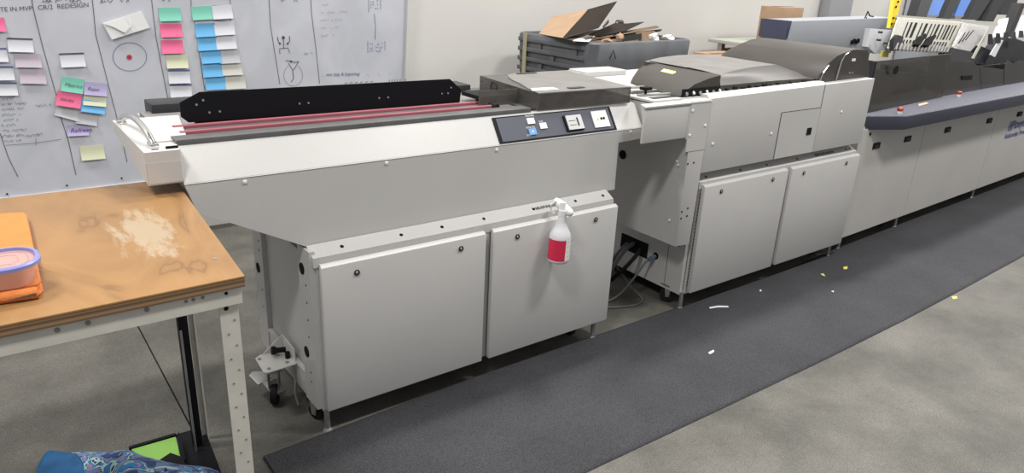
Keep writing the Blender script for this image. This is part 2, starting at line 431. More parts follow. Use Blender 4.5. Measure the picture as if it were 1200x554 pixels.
caster(M1, .885, 2.335, .034, .10, (.9, .4, 0)); caster(M1, 2.2, 2.75, .034, .10); caster(M1, 2.2, 2.33, .034, .10)
# stacker bracket with caster sticking out at the left rear
brk = MB()
pz = .204
brk.prism([(.728, 2.555, pz), (.752, 2.572, pz), (.852, 2.550, pz), (.852, 2.44, pz), (.846, 2.432, pz), (.732, 2.424, pz), (.720, 2.436, pz)], (0, 0, .005), .001)
brk.prism([(.851, 2.578, .27), (.851, 2.45, .262), (.851, 2.445, .207), (.851, 2.56, .207)], (-.004, 0, 0))
brk.prism([(.851, 2.585, .268), (.851, 2.575, .209), (.758, 2.568, .209)], (.0, -.004, 0))
bk = brk.build('outrigger_bracket', PLATE, M1)
MB().cyl((.838, 2.52, .232), (.80, 2.525, .236), .011, n=14).cyl((.80, 2.525, .236), (.785, 2.527, .238), .017, n=10).build('adjuster_knob', BLACK, bk)
MB().cyl((.835, 2.49, .209), (.835, 2.49, .235), .010, n=6).build('adjuster_bolt', BLACK, bk)
for x_, y_ in ((.738, 2.538), (.745, 2.448), (.81, 2.535), (.82, 2.455)): MB().cyl((x_, y_, pz + .005), (x_, y_, pz + .009), .007, n=6).build('bolt', STEEL, bk)
cs = caster(M1, .785, 2.525, .042, .16, (.85, -.5, 0))
MB().cyl((.785, 2.51, .155), (.785, 2.51, .204), .022).build('swivel', STEEL, cs)
MB().prism([(.715, 2.62, .095), (.735, 2.635, .10), (.80, 2.60, .10), (.79, 2.565, .09), (.728, 2.548, .085)], (0, 0, .006), .002).build('brake_pedal', STEEL, cs)
MB().prism([(.745, 2.56, .09), (.80, 2.55, .095), (.82, 2.50, .06), (.77, 2.50, .05)], (.0, -.003, .003)).build('brake_arm', STEEL, cs)
MB().tube([(.845, 2.47, .19), (.848, 2.46, .12), (.84, 2.45, .07), (.845, 2.43, .02)], .005).build('lever_rod', STEEL, bk)
# fasteners / door latches / ledge holes
for u, v in ((287, 213), (453, 191), (582, 175.5), (739, 154.5)):
    screw(M1, at(u, v, y=YU), r=.007)
for (u, v), d in zip(((418, 319), (540, 291), (606, 277), (698, 257)), (0, 0, 1, 1)):
    latch(doors[d], at(u, v, y=2.205))
nrm = Vector((0, -.472, .881))
for x_ in (.98, 1.22, 1.40, 1.60, 1.86, 2.10, 2.27):
    hole(led, (x_, 2.257, .7362), nrm, .007)
# dark peeled tape on the ledge
m = MB()
for i in range(9):
    x_ = 1.86 + i * .0145
    pts = []
    for k in range(7):
        a = 2 * math.pi * k / 7; r = random.uniform(.5, 1)
        pts.append(Vector((x_ + .010 * r * math.cos(a), 2.2575 + .0125 * r * math.sin(a) * .83, .7362 + .0056 * r * math.sin(a))) + nrm * .0012)
    m.poly(pts)
m.build('torn_tape', STRIPGREY, led, smooth=0)
# control panel on the sloped fascia
BP = Vector((0, YU - .002, 1.026)); BU = Vector((0, .072, .106)).normalized(); BN = Vector((0, -BU.z, BU.y))
def fas(x, t, h=0.): return Vector((x, BP.y, BP.z)) + BU * t + BN * h
def fpx(u, v, h=0.):
    p = onplane(u, v, BP, BN); return p + BN * h
def fbox(x0, x1, t0, t1, h, name, m_, parent, bev=0., h0=-.001):
    return MB().hexa([fas(x0, t0, h0), fas(x1, t0, h0), fas(x1, t1, h0), fas(x0, t1, h0)], [fas(x0, t0, h), fas(x1, t0, h), fas(x1, t1, h), fas(x0, t1, h)]).build(name, m_, parent)
cp = fbox(1.690, 2.352, .006, .120, .003, 'control_panel', BLACK, M1)
fbox(1.706, 2.336, .012, .114, .0045, 'panel_face', PANELBLUE, cp)
def fc(u, v):
    p = onplane(u, v, BP, BN); return p.x, (p - BP).dot(BU)
for (u, v), hx, ht, mm, nm in (((621, 142.5), .019, .013, WHITE, 'button'), ((635.6, 148), .018, .013, WHITE, 'button'), ((623.2, 155), .019, .014, BTNBLUE, 'button')):
    x_, t_ = fc(u, v)
    o = fbox(x_ - hx, x_ + hx, t_ - ht, t_ + ht, .009, nm, mm, cp)
    if mm is BTNBLUE: lab(o, 'blue push button'); fbox(x_ - .006, x_ + .006, t_ - .005, t_ + .005, .0095, 'button_lens', LCD, o)
m = MB()
for (u, v, t) in ((615, 137.5, 'MACHINE'), (631, 143.8, 'RUN'), (616, 151.2, 'STOP JOG'), (617, 160.2, 'START')):
    text_into(m, t, fpx(u, v, .0052), (1, 0, 0), BU, .0105)
m.build('panel_lettering', LABELW, cp, smooth=0)
x_, t_ = fc(671.5, 144.5)
o = fbox(x_ - .052, x_ + .046, t_ - .036, t_ + .036, .012, 'display_bezel', BLACK, cp)
fbox(x_ - .044, x_ + .044, t_ - .033, t_ + .033, .016, 'display', LCD, o)
fbox(x_ + .012, x_ + .020, t_ - .018, t_ + .02, .0175, 'slider', DARKGREY, o)
for k in (-.014, .006): fbox(x_ - .034, x_ + .004, t_ + k, t_ + k + .0025, .0166, 'display_line', DARKGREY, o)
x_, t_ = fc(702.5, 139.8)
o = fbox(x_ - .047, x_ + .044, t_ - .04, t_ + .038, .010, 'outlet_plate', WHITE, cp)
for dx, mm in ((-.018, LABELYEL), (.002, BLACK), (.018, BLACK)):
    MB().cyl(fas(x_ + dx, t_, .0095), fas(x_ + dx, t_, .013), .006, n=12).build('indicator', mm, o)
# deck: dark front strip, grey bed, pink belts, guide plate, rear rail
MB().box(.492, 1.90, 2.362, 2.43, 1.118, 1.150, .002).build('front_rail', STRIPGREY, M1)
MB().box(.50, 1.95, 2.43, 2.95, 1.118, 1.132).build('belt_bed', BEDGREY, M1)
m = MB()
for y_ in (2.452, 2.552): m.box(.55, 1.93, y_, y_ + .028, 1.1325, 1.1365)
m.build('bed_groove', STRIPGREY, M1)
for y_ in (2.49, 2.585):
    MB().box(.535, 1.80, y_, y_ + .019, 1.132, 1.147, .003).build('belt', PINK, M1)
MB().cyl((1.80, 2.47, 1.14), (1.80, 2.62, 1.14), .014).build('belt_roller', RUBBER, M1)
gp = MB().prism([(.594, 2.62, 1.148), (.571, 2.62, 1.169), (.572, 2.62, 1.218), (.640, 2.62, 1.250), (1.655, 2.62, 1.246), (1.713, 2.62, 1.198), (1.706, 2.62, 1.140)], (0, .005, 0)).build('guide_plate', BLACK, M1)
MB().box(.62, 1.70, 2.625, 2.655, 1.132, 1.15).build('guide_foot', BLACK, gp)
for x_, z_ in ((.625, 1.208), (.648, 1.222), (.665, 1.178), (.70, 1.179), (.99, 1.187), (1.025, 1.187), (1.32, 1.187), (1.36, 1.187), (1.615, 1.187), (1.645, 1.187), (1.66, 1.21)):
    MB().cyl((x_, 2.620, z_), (x_, 2.617, z_), .004, n=10).build('screw', STEEL, gp)
MB().box(.535, 1.95, 2.90, 3.03, 1.118, 1.165, .003).build('rear_rail', DARKGREY, M1)
# left cap
m = MB()
m.loft([[(.386, 2.29, 1.138), (.386, 2.80, 1.138), (.386, 2.80, 1.10), (.386, 2.29, 1.036)], [(.484, 2.29, 1.138), (.555, 2.80, 1.138), (.555, 2.80, 1.10), (.484, 2.29, 1.036)]])
cap = m.build('end_cap', PAINT, M1)
b(.388, .484, 2.2885, 2.2905, 1.04, 1.105, 'cap_front', GLOSSPAINT, cap)
MB().loft([[(.44, 2.40, 1.138), (.46, 2.79, 1.138), (.46, 2.79, 1.143), (.44, 2.40, 1.143)], [(.535, 2.40, 1.138), (.60, 2.79, 1.138), (.60, 2.79, 1.143), (.535, 2.40, 1.143)]]).build('cap_plate', PAINT, cap)
hp = []
for i in range(13):
    t = i / 12
    hp.append((.405 + .020 * t, 2.36 + .38 * (1 - t), 1.145 + .045 * math.sin(math.pi * t) ** .6))
b(.452, .486, 2.312, 2.322, 1.1375, 1.1445, 'cap_slot', SEAM, cap)
b(.412, .432, 2.315, 2.322, 1.1375, 1.1395, 'cap_slot', SEAM, cap)
h_ = MB().tube(hp, .010, 12).build('handle', CHROME, cap)
for p in (hp[0], hp[-1]): MB().box(p[0] - .014, p[0] + .014, p[1] - .022, p[1] + .022, 1.138, 1.150, .003).build('handle_foot', CHROME, h_)
# transparent low guard at end of belts, and dark tray
MB().box(1.74, 1.98, 2.52, 2.525, 1.14, 1.205).build('belt_guard', SMOKEC, M1)
MB().box(1.78, 2.0, 2.56, 2.72, 1.155, 1.172).build('stop_plate', BLACK, M1)
MB().box(1.92, 2.50, 2.40, 2.95, 1.118, 1.140).build('transfer_bed', STRIPGREY, M1)
m = MB()
for i in range(6): m.box(2.0 + i * .08, 2.03 + i * .08, 2.42 + .01 * i, 2.80, 1.14, 1.165 + .008 * (i % 3))
m.build('transfer_roller', DARKGREY, M1)
# smoked cover 1
m = MB()
zt, zb = 1.212, 1.136
top = [(1.935, 2.36), (2.475, 2.345), (2.545, 2.885), (2.20, 2.885), (2.13, 2.85), (2.085, 2.78), (2.05, 2.70), (2.02, 2.60), (1.97, 2.48)]
m.prism([(x, y, zt - .006) for x, y in top], (0, 0, .006), .001)
cv = m.build('smoked_cover', SMOKE, M1); lab(cv, 'smoked acrylic flip cover')
m = MB()
m.prism([(1.935, 2.36, zb), (2.475, 2.345, zb), (2.475, 2.345, zt - .006), (1.935, 2.36, zt - .006)], (0, .006, 0))
m.prism([(2.475, 2.345, zb), (2.545, 2.885, zb), (2.545, 2.885, zt - .006), (2.475, 2.345, zt - .006)], (-.006, 0, 0))
m.build('cover_front', SMOKEC, cv)
m = MB()
m.prism([(1.936, 2.36, zb), (1.992, 2.885, zb), (1.992, 2.885, zt - .004), (1.936, 2.36, zt - .004)], (.005, 0, 0))
m.prism([(x, y, zt - .008) for x, y in ((1.936, 2.362), (1.97, 2.48), (2.02, 2.60), (2.05, 2.70), (2.085, 2.78), (2.13, 2.85), (2.20, 2.885), (1.992, 2.885))], (0, 0, .005))
m.prism([(1.992, 2.88, zb), (2.54, 2.88, zb), (2.54, 2.88, zt - .006), (1.992, 2.88, zt - .006)], (0, .005, 0))
m.build('cover_side', SMOKEC, cv)
MB().torus((1.972, 2.74, 1.178), .024, .003, (1, 0, 0)).build('finger_grip', DARKGREY, cv)
def flat(u0, v0, z_, w, d, name, m_, parent, th=.003):
    p = at(u0, v0, z=z_); return MB().box(p.x - w / 2, p.x + w / 2, p.y - d / 2, p.y + d / 2, z_, z_ + th, .0008).build(name, m_, parent)
lb = MB().hexa([at(624, 106.5, z=1.2125), at(655, 104.5, z=1.2125), at(648, 102, z=1.2125), at(622, 103.5, z=1.2125)], [at(624, 106.5, z=1.2135), at(655, 104.5, z=1.2135), at(648, 102, z=1.2135), at(622, 103.5, z=1.2135)]).build('label', LABELW, cv)
flat(675, 103, 1.2125, .085, .03, 'latch', DARKGREY, cv); flat(617, 86, 1.2125, .12, .02, 'latch', DARKGREY, cv)

# ------------------------------------------------------------------ machine 2
M2 = thing('inserter_module', 'tall off-white inserter module with smoked covers and overhanging pod, middle machine of the row', 'machine', (3.6, 2.7, 0))
YF = 2.205
bf, led2, doors2 = base_cabinet(M2, 2.925, 4.452, 3.69, 2.19, 2.95, zt=.712)
# base left side panel with holes
sp = b(2.90, 2.925, 2.235, 2.95, .085, .72, 'side_panel', PAINT, M2)
for z0 in range(14):
    pass
m = MB()
for k in range(28): m.box(2.9300, 2.9335, 2.2165, 2.2185, .14 + k * .019, .147 + k * .019)
m.build('perforation', SEAM, M2)
MB().box(2.8975, 2.9005, 2.49, 2.70, .205, .295).build('cable_opening', SEAM, sp)
MB().cyl((2.8985, 2.43, .245), (2.901, 2.43, .245), .02).build('cable_socket', SEAM, sp)
b(2.8990, 2.9, 2.345, 2.347, .10, .40, 'seam', SEAM, sp)
# main upper body
m = MB()
m.prism([(2.88, YF, .776), (4.45, YF, .776), (4.45, YF, 1.176), (2.88, YF, 1.152)], (0, .9, 0), .002)
m.build('upper_body', PAINT, M2)
# bright chamfered top edge
MB().prism([(2.885, YF + .001, 1.148), (2.885, YF + .02, 1.168), (2.885, YF + .06, 1.168), (2.885, YF + .06, 1.14)], (1.03, 0, .014)).build('top_edge', PAINT, M2)
# pod (L shaped overhang)
m = MB()
m.prism([(2.766, YF - .008, .405), (2.875, YF - .008, .400), (2.885, YF - .008, .905), (2.885, YF - .008, 1.15), (2.735, YF - .008, 1.15), (2.735, YF - .008, .967), (2.766, YF - .008, .963)], (0, .62, 0), .002)
m.build('pod', PAINT, M2)
m = MB()
m.box(2.428, 2.735, YF - .006, YF + .006, .976, 1.146, .002); m.box(2.535, 2.735, YF + .005, YF + .80, .976, 1.140)
m.build('bridge_shelf', PAINT, M2)
MB().prism([(2.42, YF - .012, 1.146), (2.42, YF + .02, 1.154), (2.42, YF + .02, 1.144), (2.42, YF - .012, 1.140)], (.47, 0, 0)).build('bridge_edge', PAINT, M2)
m = MB(); m.prism([(2.742, YF - .010, .905), (2.886, YF - .010, .903), (2.884, YF - .010, 1.147), (2.740, YF - .010, 1.147)], (0, .006, 0))
m.build('hinge_plate', PAINT, M2)
MB().cyl((2.766, 2.63, .79), (2.762, 2.63, .79), .024, n=24).build('access_hole', SEAM, M2)
for u, v in ((811.7, 129.7), (826, 147), (808, 158.5), (835, 168.5), (903.7, 156.5), (986, 131)):
    screw(M2, at(u, v, y=YF - .009 if u < 830 else YF), r=.008)
for u, v in ((795, 193), (794, 189), (785, 258)):
    screw(M2, (2.760, at(u, v, x=2.764).y, at(u, v, x=2.764).z), (-1, 0, 0), .007)
for u, v in ((806, 192), (813, 190.5), (799, 248), (806, 244), (798, 256), (805, 253)):
    hole(M2, at(u, v, y=YF - .0085), r=.005)
# access panel in the upper front and vertical seam
tl, bl_, tr, br = at(916.7, 132.2, y=YF), at(905.9, 184.6, y=YF), at(961.8, 126, y=YF), at(951.7, 175.6, y=YF)
sx = .5 * (tr.x + br.x)
x0 = .5 * (tl.x + bl_.x)
b(x0 - .003, x0, YF - .0012, YF + .001, .78, tl.z, 'seam', SEAM, M2)
b(x0 - .003, sx, YF - .0012, YF + .001, tl.z, tl.z + .003, 'seam', SEAM, M2)
b(sx, sx + .004, YF - .0012, YF + .001, .776, 1.168, 'seam', SEAM, M2)
ap = b(x0 + .001, sx - .001, YF - .003, YF, .779, tl.z - .001, 'access_panel', PAINT, M2)
p = at(951, 153, y=YF)
b(p.x - .055, p.x - .01, YF - .006, YF - .002, p.z - .02, p.z + .02, 'panel_catch', BLACK, ap)
for (u, v), d in zip(((845, 224), (905.6, 210), (941.7, 202.5), (991.8, 191)), (0, 0, 1, 1)): latch(doors2[d], at(u, v, y=2.19))
for x_ in (2.99, 3.28, 3.52, 3.82, 4.36, 4.40): hole(led2, (x_, 2.242, .7362), nrm, .007)
m = MB()
for i in range(7):
    x_ = 4.02 + i * .03
    m.poly([Vector((x_ + .018 * random.uniform(.5, 1) * math.cos(a), 2.2425 + .009 * math.sin(a), .7362 + .0048 * math.sin(a))) + nrm * .0012 for a in [2 * math.pi * k / 7 for k in range(7)]])
m.build('torn_tape', STRIPGREY, led2, smooth=0)
for x_, y_ in ((2.912, 2.228), (4.40, 2.235), (4.40, 2.85), (2.95, 2.88)): foot(M2, x_, y_, .10)
caster(M2, 2.925, 2.335, .043, .11, (.75, .6, 0)); caster(M2, 4.33, 2.33, .04, .11); caster(M2, 4.3, 2.8, .04, .11)
# deck between covers
b(2.535, 3.1, YF + .05, 3.1, 1.146, 1.156, 'deck', DECK, M2)
m = MB()
for i, (dx) in enumerate((0, .05, .10)):
    m.prism([(2.56 + dx, 2.36 + .10 * i, 1.156), (2.56 + dx, 2.385 + .10 * i, 1.156), (2.56 + dx, 2.385 + .10 * i, 1.166), (2.56 + dx, 2.36 + .10 * i, 1.166)], (.26, -.03, 0))
m.build('transport_rail', STEEL, M2)
m = MB()
for i in range(3): m.box(2.58, 2.80, 2.29 + .07 * i, 2.325 + .07 * i, 1.1562, 1.1585)
m.build('transport_slot', DARKGREY, M2)
p = at(757, 104, z=1.19); MB().cyl((p.x, p.y, 1.156), (p.x, p.y, 1.185), .006).box(p.x - .028, p.x + .028, p.y - .018, p.y + .018, 1.185, 1.20, .004).build('black_knob', BLACK, M2)
MB().box(2.75, 3.06, 2.95, 3.10, 1.156, 1.185, .004).box(2.70, 2.95, 3.0, 3.12, 1.156, 1.172, .003).build('rear_cover', DECK, M2)
# hood a : profile in xz, extruded in y
pa = [(2.745, 1.160), (2.765, 1.178), (2.84, 1.215), (2.94, 1.238), (3.035, 1.252), (3.035, 1.160)]
def seca(y, lx, k): return [(3.035 + (x - 3.035) * (3.035 - lx) / .29 + (.03 if y > 2.7 else 0), y, 1.160 + (z - 1.160) * k) for x, z in pa]
m = MB(); m.loft([seca(2.275, 2.745, .97), seca(2.29, 2.745, 1), seca(2.45, 2.765, 1), seca(2.60, 2.80, 1), seca(2.70, 2.84, .99), seca(2.77, 2.89, .93), seca(2.815, 2.95, .78), seca(2.83, 2.98, .5)])
ha = m.build('smoked_cover', HOOD, M2, smooth=50); lab(ha, 'curved smoked cover with a yellow label')
from mathutils.bvhtree import BVHTree
wa = W[ha.name]
tree = BVHTree.FromPolygons([v.co + wa for v in ha.data.vertices], [tuple(p.vertices) for p in ha.data.polygons])
def on_a(u, v, h=.001):                                         # a point of the hood's skin, lifted by h
    hit = tree.ray_cast(CAM, ray(u, v).normalized())
    n_ = hit[1] if hit[1].z > 0 else -hit[1]
    return hit[0] + n_ * h
MB().prism([on_a(774, 84), on_a(788, 87), on_a(792, 85.5), on_a(792, 84), on_a(778, 80.8)], (0, 0, .001)).build('label', LABELYEL, ha)
MB().prism([on_a(775.5, 84, .0022), on_a(787, 86.3, .0022), on_a(790, 85.3, .0022), on_a(777.5, 82.5, .0022)], (0, 0, .001)).build('label_text', LABELW, ha)
MB().tube([(3.036, 2.285, 1.245), (3.038, 2.40, 1.253), (3.04, 2.60, 1.254), (3.06, 2.78, 1.252)], .0045).build('hinge_line', BLACK, ha)
b(2.75, 3.03, 2.27, 2.273, 1.158, 1.195, 'cover_lip', BLACK, ha)
m = MB()
for k in range(6): m.cyl((2.78 + .05 * k, 2.262, 1.172 + .004 * (k % 2)), (2.78 + .05 * k, 2.268, 1.172), .009)
m.build('roller_end', STEEL, M2)
# slab b
def secb(x, yt, yb, zt_): return [(x, 2.268, 1.170), (x, 2.272, 1.178 + (zt_ - 1.17) * .25), (x, 2.272 + (yt - 2.272) * .4, 1.17 + (zt_ - 1.17) * .72), (x, yt, zt_), (x, yb, zt_ + .004), (x, yb, 1.170)]
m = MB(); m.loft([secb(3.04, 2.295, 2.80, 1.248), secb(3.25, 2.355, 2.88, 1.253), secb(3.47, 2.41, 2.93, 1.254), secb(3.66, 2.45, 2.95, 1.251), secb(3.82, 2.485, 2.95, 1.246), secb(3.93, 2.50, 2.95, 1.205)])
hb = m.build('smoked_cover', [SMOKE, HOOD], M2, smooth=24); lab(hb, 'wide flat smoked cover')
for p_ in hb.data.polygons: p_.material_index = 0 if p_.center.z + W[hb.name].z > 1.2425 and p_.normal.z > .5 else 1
MB().tube([(3.045, 2.50, 1.254), (3.045, 2.40, 1.250), (3.047, 2.32, 1.236), (3.05, 2.285, 1.205)], .006).build('cover_rim', DARKGREY, hb)
for k in range(14): MB().box(3.08 + .062 * k, 3.10 + .062 * k + .01 * (k % 3), 2.262, 2.272, 1.17, 1.182 + .006 * (k % 2)).build('roller_clip', BLACK, M2)
# hood c
pc = [(3.90, 1.172), (3.92, 1.215), (3.98, 1.27), (4.07, 1.315), (4.17, 1.338), (4.255, 1.347), (4.395, 1.341), (4.45, 1.262), (4.482, 1.19), (4.486, 1.172)]
m = MB(); m.loft([[(x, y, z) for x, z in pc] for y in (2.262, 2.285, 2.93)] + [[(x, 2.99, 1.172 + (z - 1.172) * .78) for x, z in pc]])
hc = m.build('smoked_hood', HOOD, M2, smooth=28); lab(hc, 'big domed smoked hood')
MB().tube([(4.10, 2.258, 1.178), (4.115, 2.256, 1.28), (4.145, 2.256, 1.322), (4.19, 2.258, 1.336)], .0045).build('hood_highlight', CHROME, hc)  # chrome tubes laid in as bright highlights on the hood's front edges
MB().tube([(3.93, 2.258, 1.178), (3.945, 2.258, 1.225), (3.99, 2.258, 1.268)], .004).build('hood_highlight', CHROME, hc)
p = at(1000, 70, y=2.262); b(p.x - .02, p.x + .02, 2.2585, 2.2605, p.z - .008, p.z + .008, 'hood_label', LABELW, hc)
for dx in (0, .03): MB().cyl((4.24 + dx, 2.262, 1.21), (4.24 + dx, 2.256, 1.21), .006).build('screw', STEEL, hc)
MB().torus((4.32, 2.262, 1.20), .0, .0001, (0, 1, 0), 4, 3).build('screw', STEEL, hc) if False else None

MB().cyl((2.85, 2.24, .39), (2.85, 2.27, .39), .016).build('rubber_bumper', RUBBER, M2)
# cables, adapters and one added shade box
def cable(pts, r, m_, label):
    P = [Vector(p) for p in pts]; out = []
    for i in range(len(P) - 1):
        p0 = P[max(i - 1, 0)]; p1 = P[i]; p2 = P[i + 1]; p3 = P[min(i + 2, len(P) - 1)]
        for k in range(8):
            t = k / 8
            out.append(.5 * ((2 * p1) + (-p0 + p2) * t + (2 * p0 - 5 * p1 + 4 * p2 - p3) * t * t + (-p0 + 3 * p1 - 3 * p2 + p3) * t ** 3))
    out.append(P[-1])
    o = MB().tube(out, r).build('cable', m_, None, smooth=60)
    tag(o, label, 'cable'); return o
cable([(2.895, 2.60, .26), (2.80, 2.58, .24), (2.72, 2.60, .12), (2.62, 2.62, .016), (2.45, 2.75, .014)], .013, CABLE, 'thick grey cable from the rectangular opening, nearest the front doors')
cable([(2.895, 2.64, .25), (2.78, 2.62, .20), (2.68, 2.66, .06), (2.55, 2.72, .014), (2.4, 2.8, .014)], .012, CABLE, 'thick dark cable behind the other thick one at the opening')
cable([(2.895, 2.54, .25), (2.82, 2.50, .24), (2.76, 2.56, .12), (2.72, 2.66, .02), (2.70, 2.85, .014)], .012, RUBBER, 'black cable drooping from the right corner of the opening')
c1 = cable([(2.895, 2.43, .245), (2.84, 2.44, .22), (2.77, 2.46, .12), (2.70, 2.48, .04), (2.60, 2.50, .008), (2.45, 2.60, .006)], .006, CABLE, 'thin cable with pale blue plug from the round socket')
MB().cyl((2.896, 2.43, .245), (2.85, 2.435, .23), .012).build('plug', CABLEBLUE, c1)
cable([(2.80, 2.62, .13), (2.81, 2.50, .05), (2.80, 2.40, .006), (2.66, 2.40, .006), (2.5, 2.50, .006), (2.42, 2.7, .006)], .0045, CABLE, 'thin grey cable lying in a loop on the bare floor')
for (x_, y_, w_, d_, h_, rz, l_) in ((2.48, 2.70, .09, .16, .045, .3, 'black power brick on the floor behind the right door edge'), (2.66, 2.86, .20, .10, .10, -.2, 'black box on the floor among the cables, furthest back'), (3.06, 2.60, .16, .42, .075, .0, 'added black box standing in for shade on the floor under the middle machine')):
    m = MB().box(-w_ / 2, w_ / 2, -d_ / 2, d_ / 2, 0, h_, .006)
    o = m.build('supply_or_shade_box', RUBBER, None); o.location = (x_, y_, 0); o.rotation_euler.z = rz; tag(o, l_, 'power supply')  # last box is added, its black stands in for shade under the machine

# ------------------------------------------------------------------ machine 3 (turned 2 degrees)
M3 = thing('mail_inserter', 'long grey cabinet machine with blue-grey counter at the far right end of the row', 'machine', (7, 2.8, 0))
def y3(x): return 2.245 + .030 * (x - 4.55)
def skew(x0, x1, dy0, dy1, z0, z1, name, m_, parent, bev=0.):
    return MB().hexa([(x0, y3(x0) + dy0, z0), (x1, y3(x1) + dy0, z0), (x1, y3(x1) + dy1, z0), (x0, y3(x0) + dy1, z0)], [(x0, y3(x0) + dy0, z1), (x1, y3(x1) + dy0, z1), (x1, y3(x1) + dy1, z1), (x0, y3(x0) + dy1, z1)]).build(name, m_, parent)
skew(4.50, 9.6, .01, .8, .12, .86, 'cabinet_body', PAINT3, M3)
for x0, x1 in ((4.50, 5.470), (5.476, 6.868), (6.874, 8.27), (8.276, 9.6)):
    d = skew(x0, x1, 0, .012, .10, .845, 'front_panel', PAINT3, M3)
for u, v in ((1026.5, 170.5), (1063.2, 162.7), (1110.3, 152), (1159.4, 141.3), (1195, 133.5)):
    p = at(u, v, y=y3(5)); yy = y3(p.x)
    p = at(u, v, y=yy)
    o = b(p.x - .046, p.x + .046, yy - .006, yy + .004, p.z - .020, p.z + .020, 'panel_grip', BLACK, M3)
    b(p.x - .022, p.x + .022, yy - .009, yy - .004, p.z - .010, p.z + .006, 'grip_latch', DARKGREY, o)
p = at(1019.6, 157, y=y3(4.6)); MB().cyl((p.x, p.y + .002, p.z), (p.x, p.y - .004, p.z), .010).build('lock', BLACK, M3)
# counter
def cpoly(z, grow=0):
    return [(4.462, 2.33, z), (4.51, 2.28, z), (4.84, 2.135, z), (6.80, 2.195, z), (9.6, 2.29, z), (9.6, 3.0, z), (4.462, 2.9, z)]
m = MB(); m.prism(cpoly(.838), (0, 0, .088), .004); ct = m.build('counter', BLUEGREY, M3)
m = MB(); m.prism([(x + (.006 if x < 9 else 0), y + .006, z) for x, y, z in cpoly(.926)], (0, 0, .002)); m.build('counter_top', COUNTERTOP, ct)
# logo lettering
m = MB()
pl = at(1182, 156.5, y=y3(7.05)); 
ux = Vector((1, .030, 0)); uz = Vector((0, 0, 1))
pl = at(1186, 151.5, y=y3(7.05)) ; pl.y = y3(pl.x) - .0015
text_into(m, 'PitneyBowes', (pl.x, y3(pl.x) - .0015, pl.z), ux, uz, .105, .15, bold=.002)
pl2 = at(1177, 163, y=y3(7.05)); 
text_into(m, 'Relationship Powered', (pl2.x, y3(pl2.x) - .0015, pl2.z), ux, uz, .066, .15, bold=.001)
cx = pl.x - .075
for k in range(3):
    ribbon(m, [(cx + .034 * k, y3(cx) - .0015, pl.z - .012), (cx + .034 * k + .008, y3(cx) - .0015, pl.z + .075)], .013, (0, -1, 0))
ribbon(m, [(cx - .02, y3(cx) - .0018, pl.z + .02), (cx + .085, y3(cx) - .0018, pl.z + .045)], .012, (0, -1, 0))
m.build('lettering', LOGO, M3, smooth=0)
for x_ in (5.44, 6.90, 8.3, 9.5, 4.6): foot(M3, x_, y3(x_) + .03, .12)
for x_ in (5.36, 6.82): caster(M3, x_, y3(x_) + .12, .04, .12)
# stop buttons and chip on the counter
for i, (u, v) in enumerate(((1054, 133), (1123, 113))):
    p = at(u, v, z=.928)
    o = MB().cyl((p.x, p.y, .928), (p.x, p.y, .945), .016, n=20).build('stop_button', LABELW, M3)
    MB().lathe([(.012, 0), (.019, .004), (.021, .012), (.018, .02), (.008, .024)], (p.x, p.y, .945)).build('button_cap', RED, o)
p = at(1081, 123.5, z=.928)
m = MB(); m.prism([(p.x - .09, p.y - .015, .928), (p.x + .10, p.y + .005, .93), (p.x + .13, p.y + .035, .93), (p.x - .02, p.y + .02, .93)], (0, 0, .006))
tag(m.build('wood_scrap', CHIP, None, smooth=0), 'small tan scrap lying on the blue-grey counter between two red stop buttons', 'scrap')
# smoked guard
gz = .929
m = MB()
g0, g1, g2, g3 = Vector((4.60, 2.305, gz)), Vector((6.02, 2.435, gz)), Vector((6.09, 2.475, 1.247)), Vector((4.78, 2.385, 1.245))
m.prism([g0, g1, g2, g3], (0, .008, 0)); gd = m.build('smoked_guard', GUARD, M3); lab(gd, 'large smoked acrylic guard')
m = MB(); m.prism([g0, g3, g3 + Vector((0, .30, .004)), g0 + Vector((0, .38, 0))], (.008, 0, 0)); m.build('guard_side', BLACK, gd)
m = MB(); m.prism([g0 + Vector((-.012, -.002, 0)), g0 + Vector((.006, -.004, 0)), g3 + Vector((.006, -.004, 0)), g3 + Vector((-.012, -.002, 0))], (0, .014, 0)); m.build('guard_edge', BLACK, gd)
q0, q1 = g0.lerp(g1, .72), g0.lerp(g1, .95); q3, q2 = g3.lerp(g2, .72), g3.lerp(g2, .97)
m = MB(); m.prism([q0 + Vector((0, .012, 0)), q1 + Vector((0, .012, 0)), q2 + Vector((0, .012, 0)), q3 + Vector((0, .012, 0))], (0, .004, 0)); m.build('guard_divider', mat('tan_haze', (.16, .135, .11), .4), gd)
h = at(1051, 82, y=2.36); MB().lathe([(.024, 0), (.03, .004), (.03, .008)], (h.x, 2.372, h.z), (0, -1, 0)).build('finger_hole', BLACK, gd)
m = MB()   # inner mechanism seen through the guard
m.box(4.75, 6.0, 2.52, 2.9, .93, 1.02)
for k in range(7): m.box(4.85 + .16 * k, 4.93 + .16 * k, 2.50, 2.60, 1.02, 1.09 + .03 * (k % 3))
m.build('inner_mechanism', DARKGREY, M3)
MB().tube([at(1049, 121, y=2.50), at(1058, 119, y=2.52), at(1070, 118, y=2.53), at(1078, 120, y=2.52), at(1064, 123, y=2.50), at(1049, 121, y=2.50)], .005).build('wire_loop', BLACK, M3)
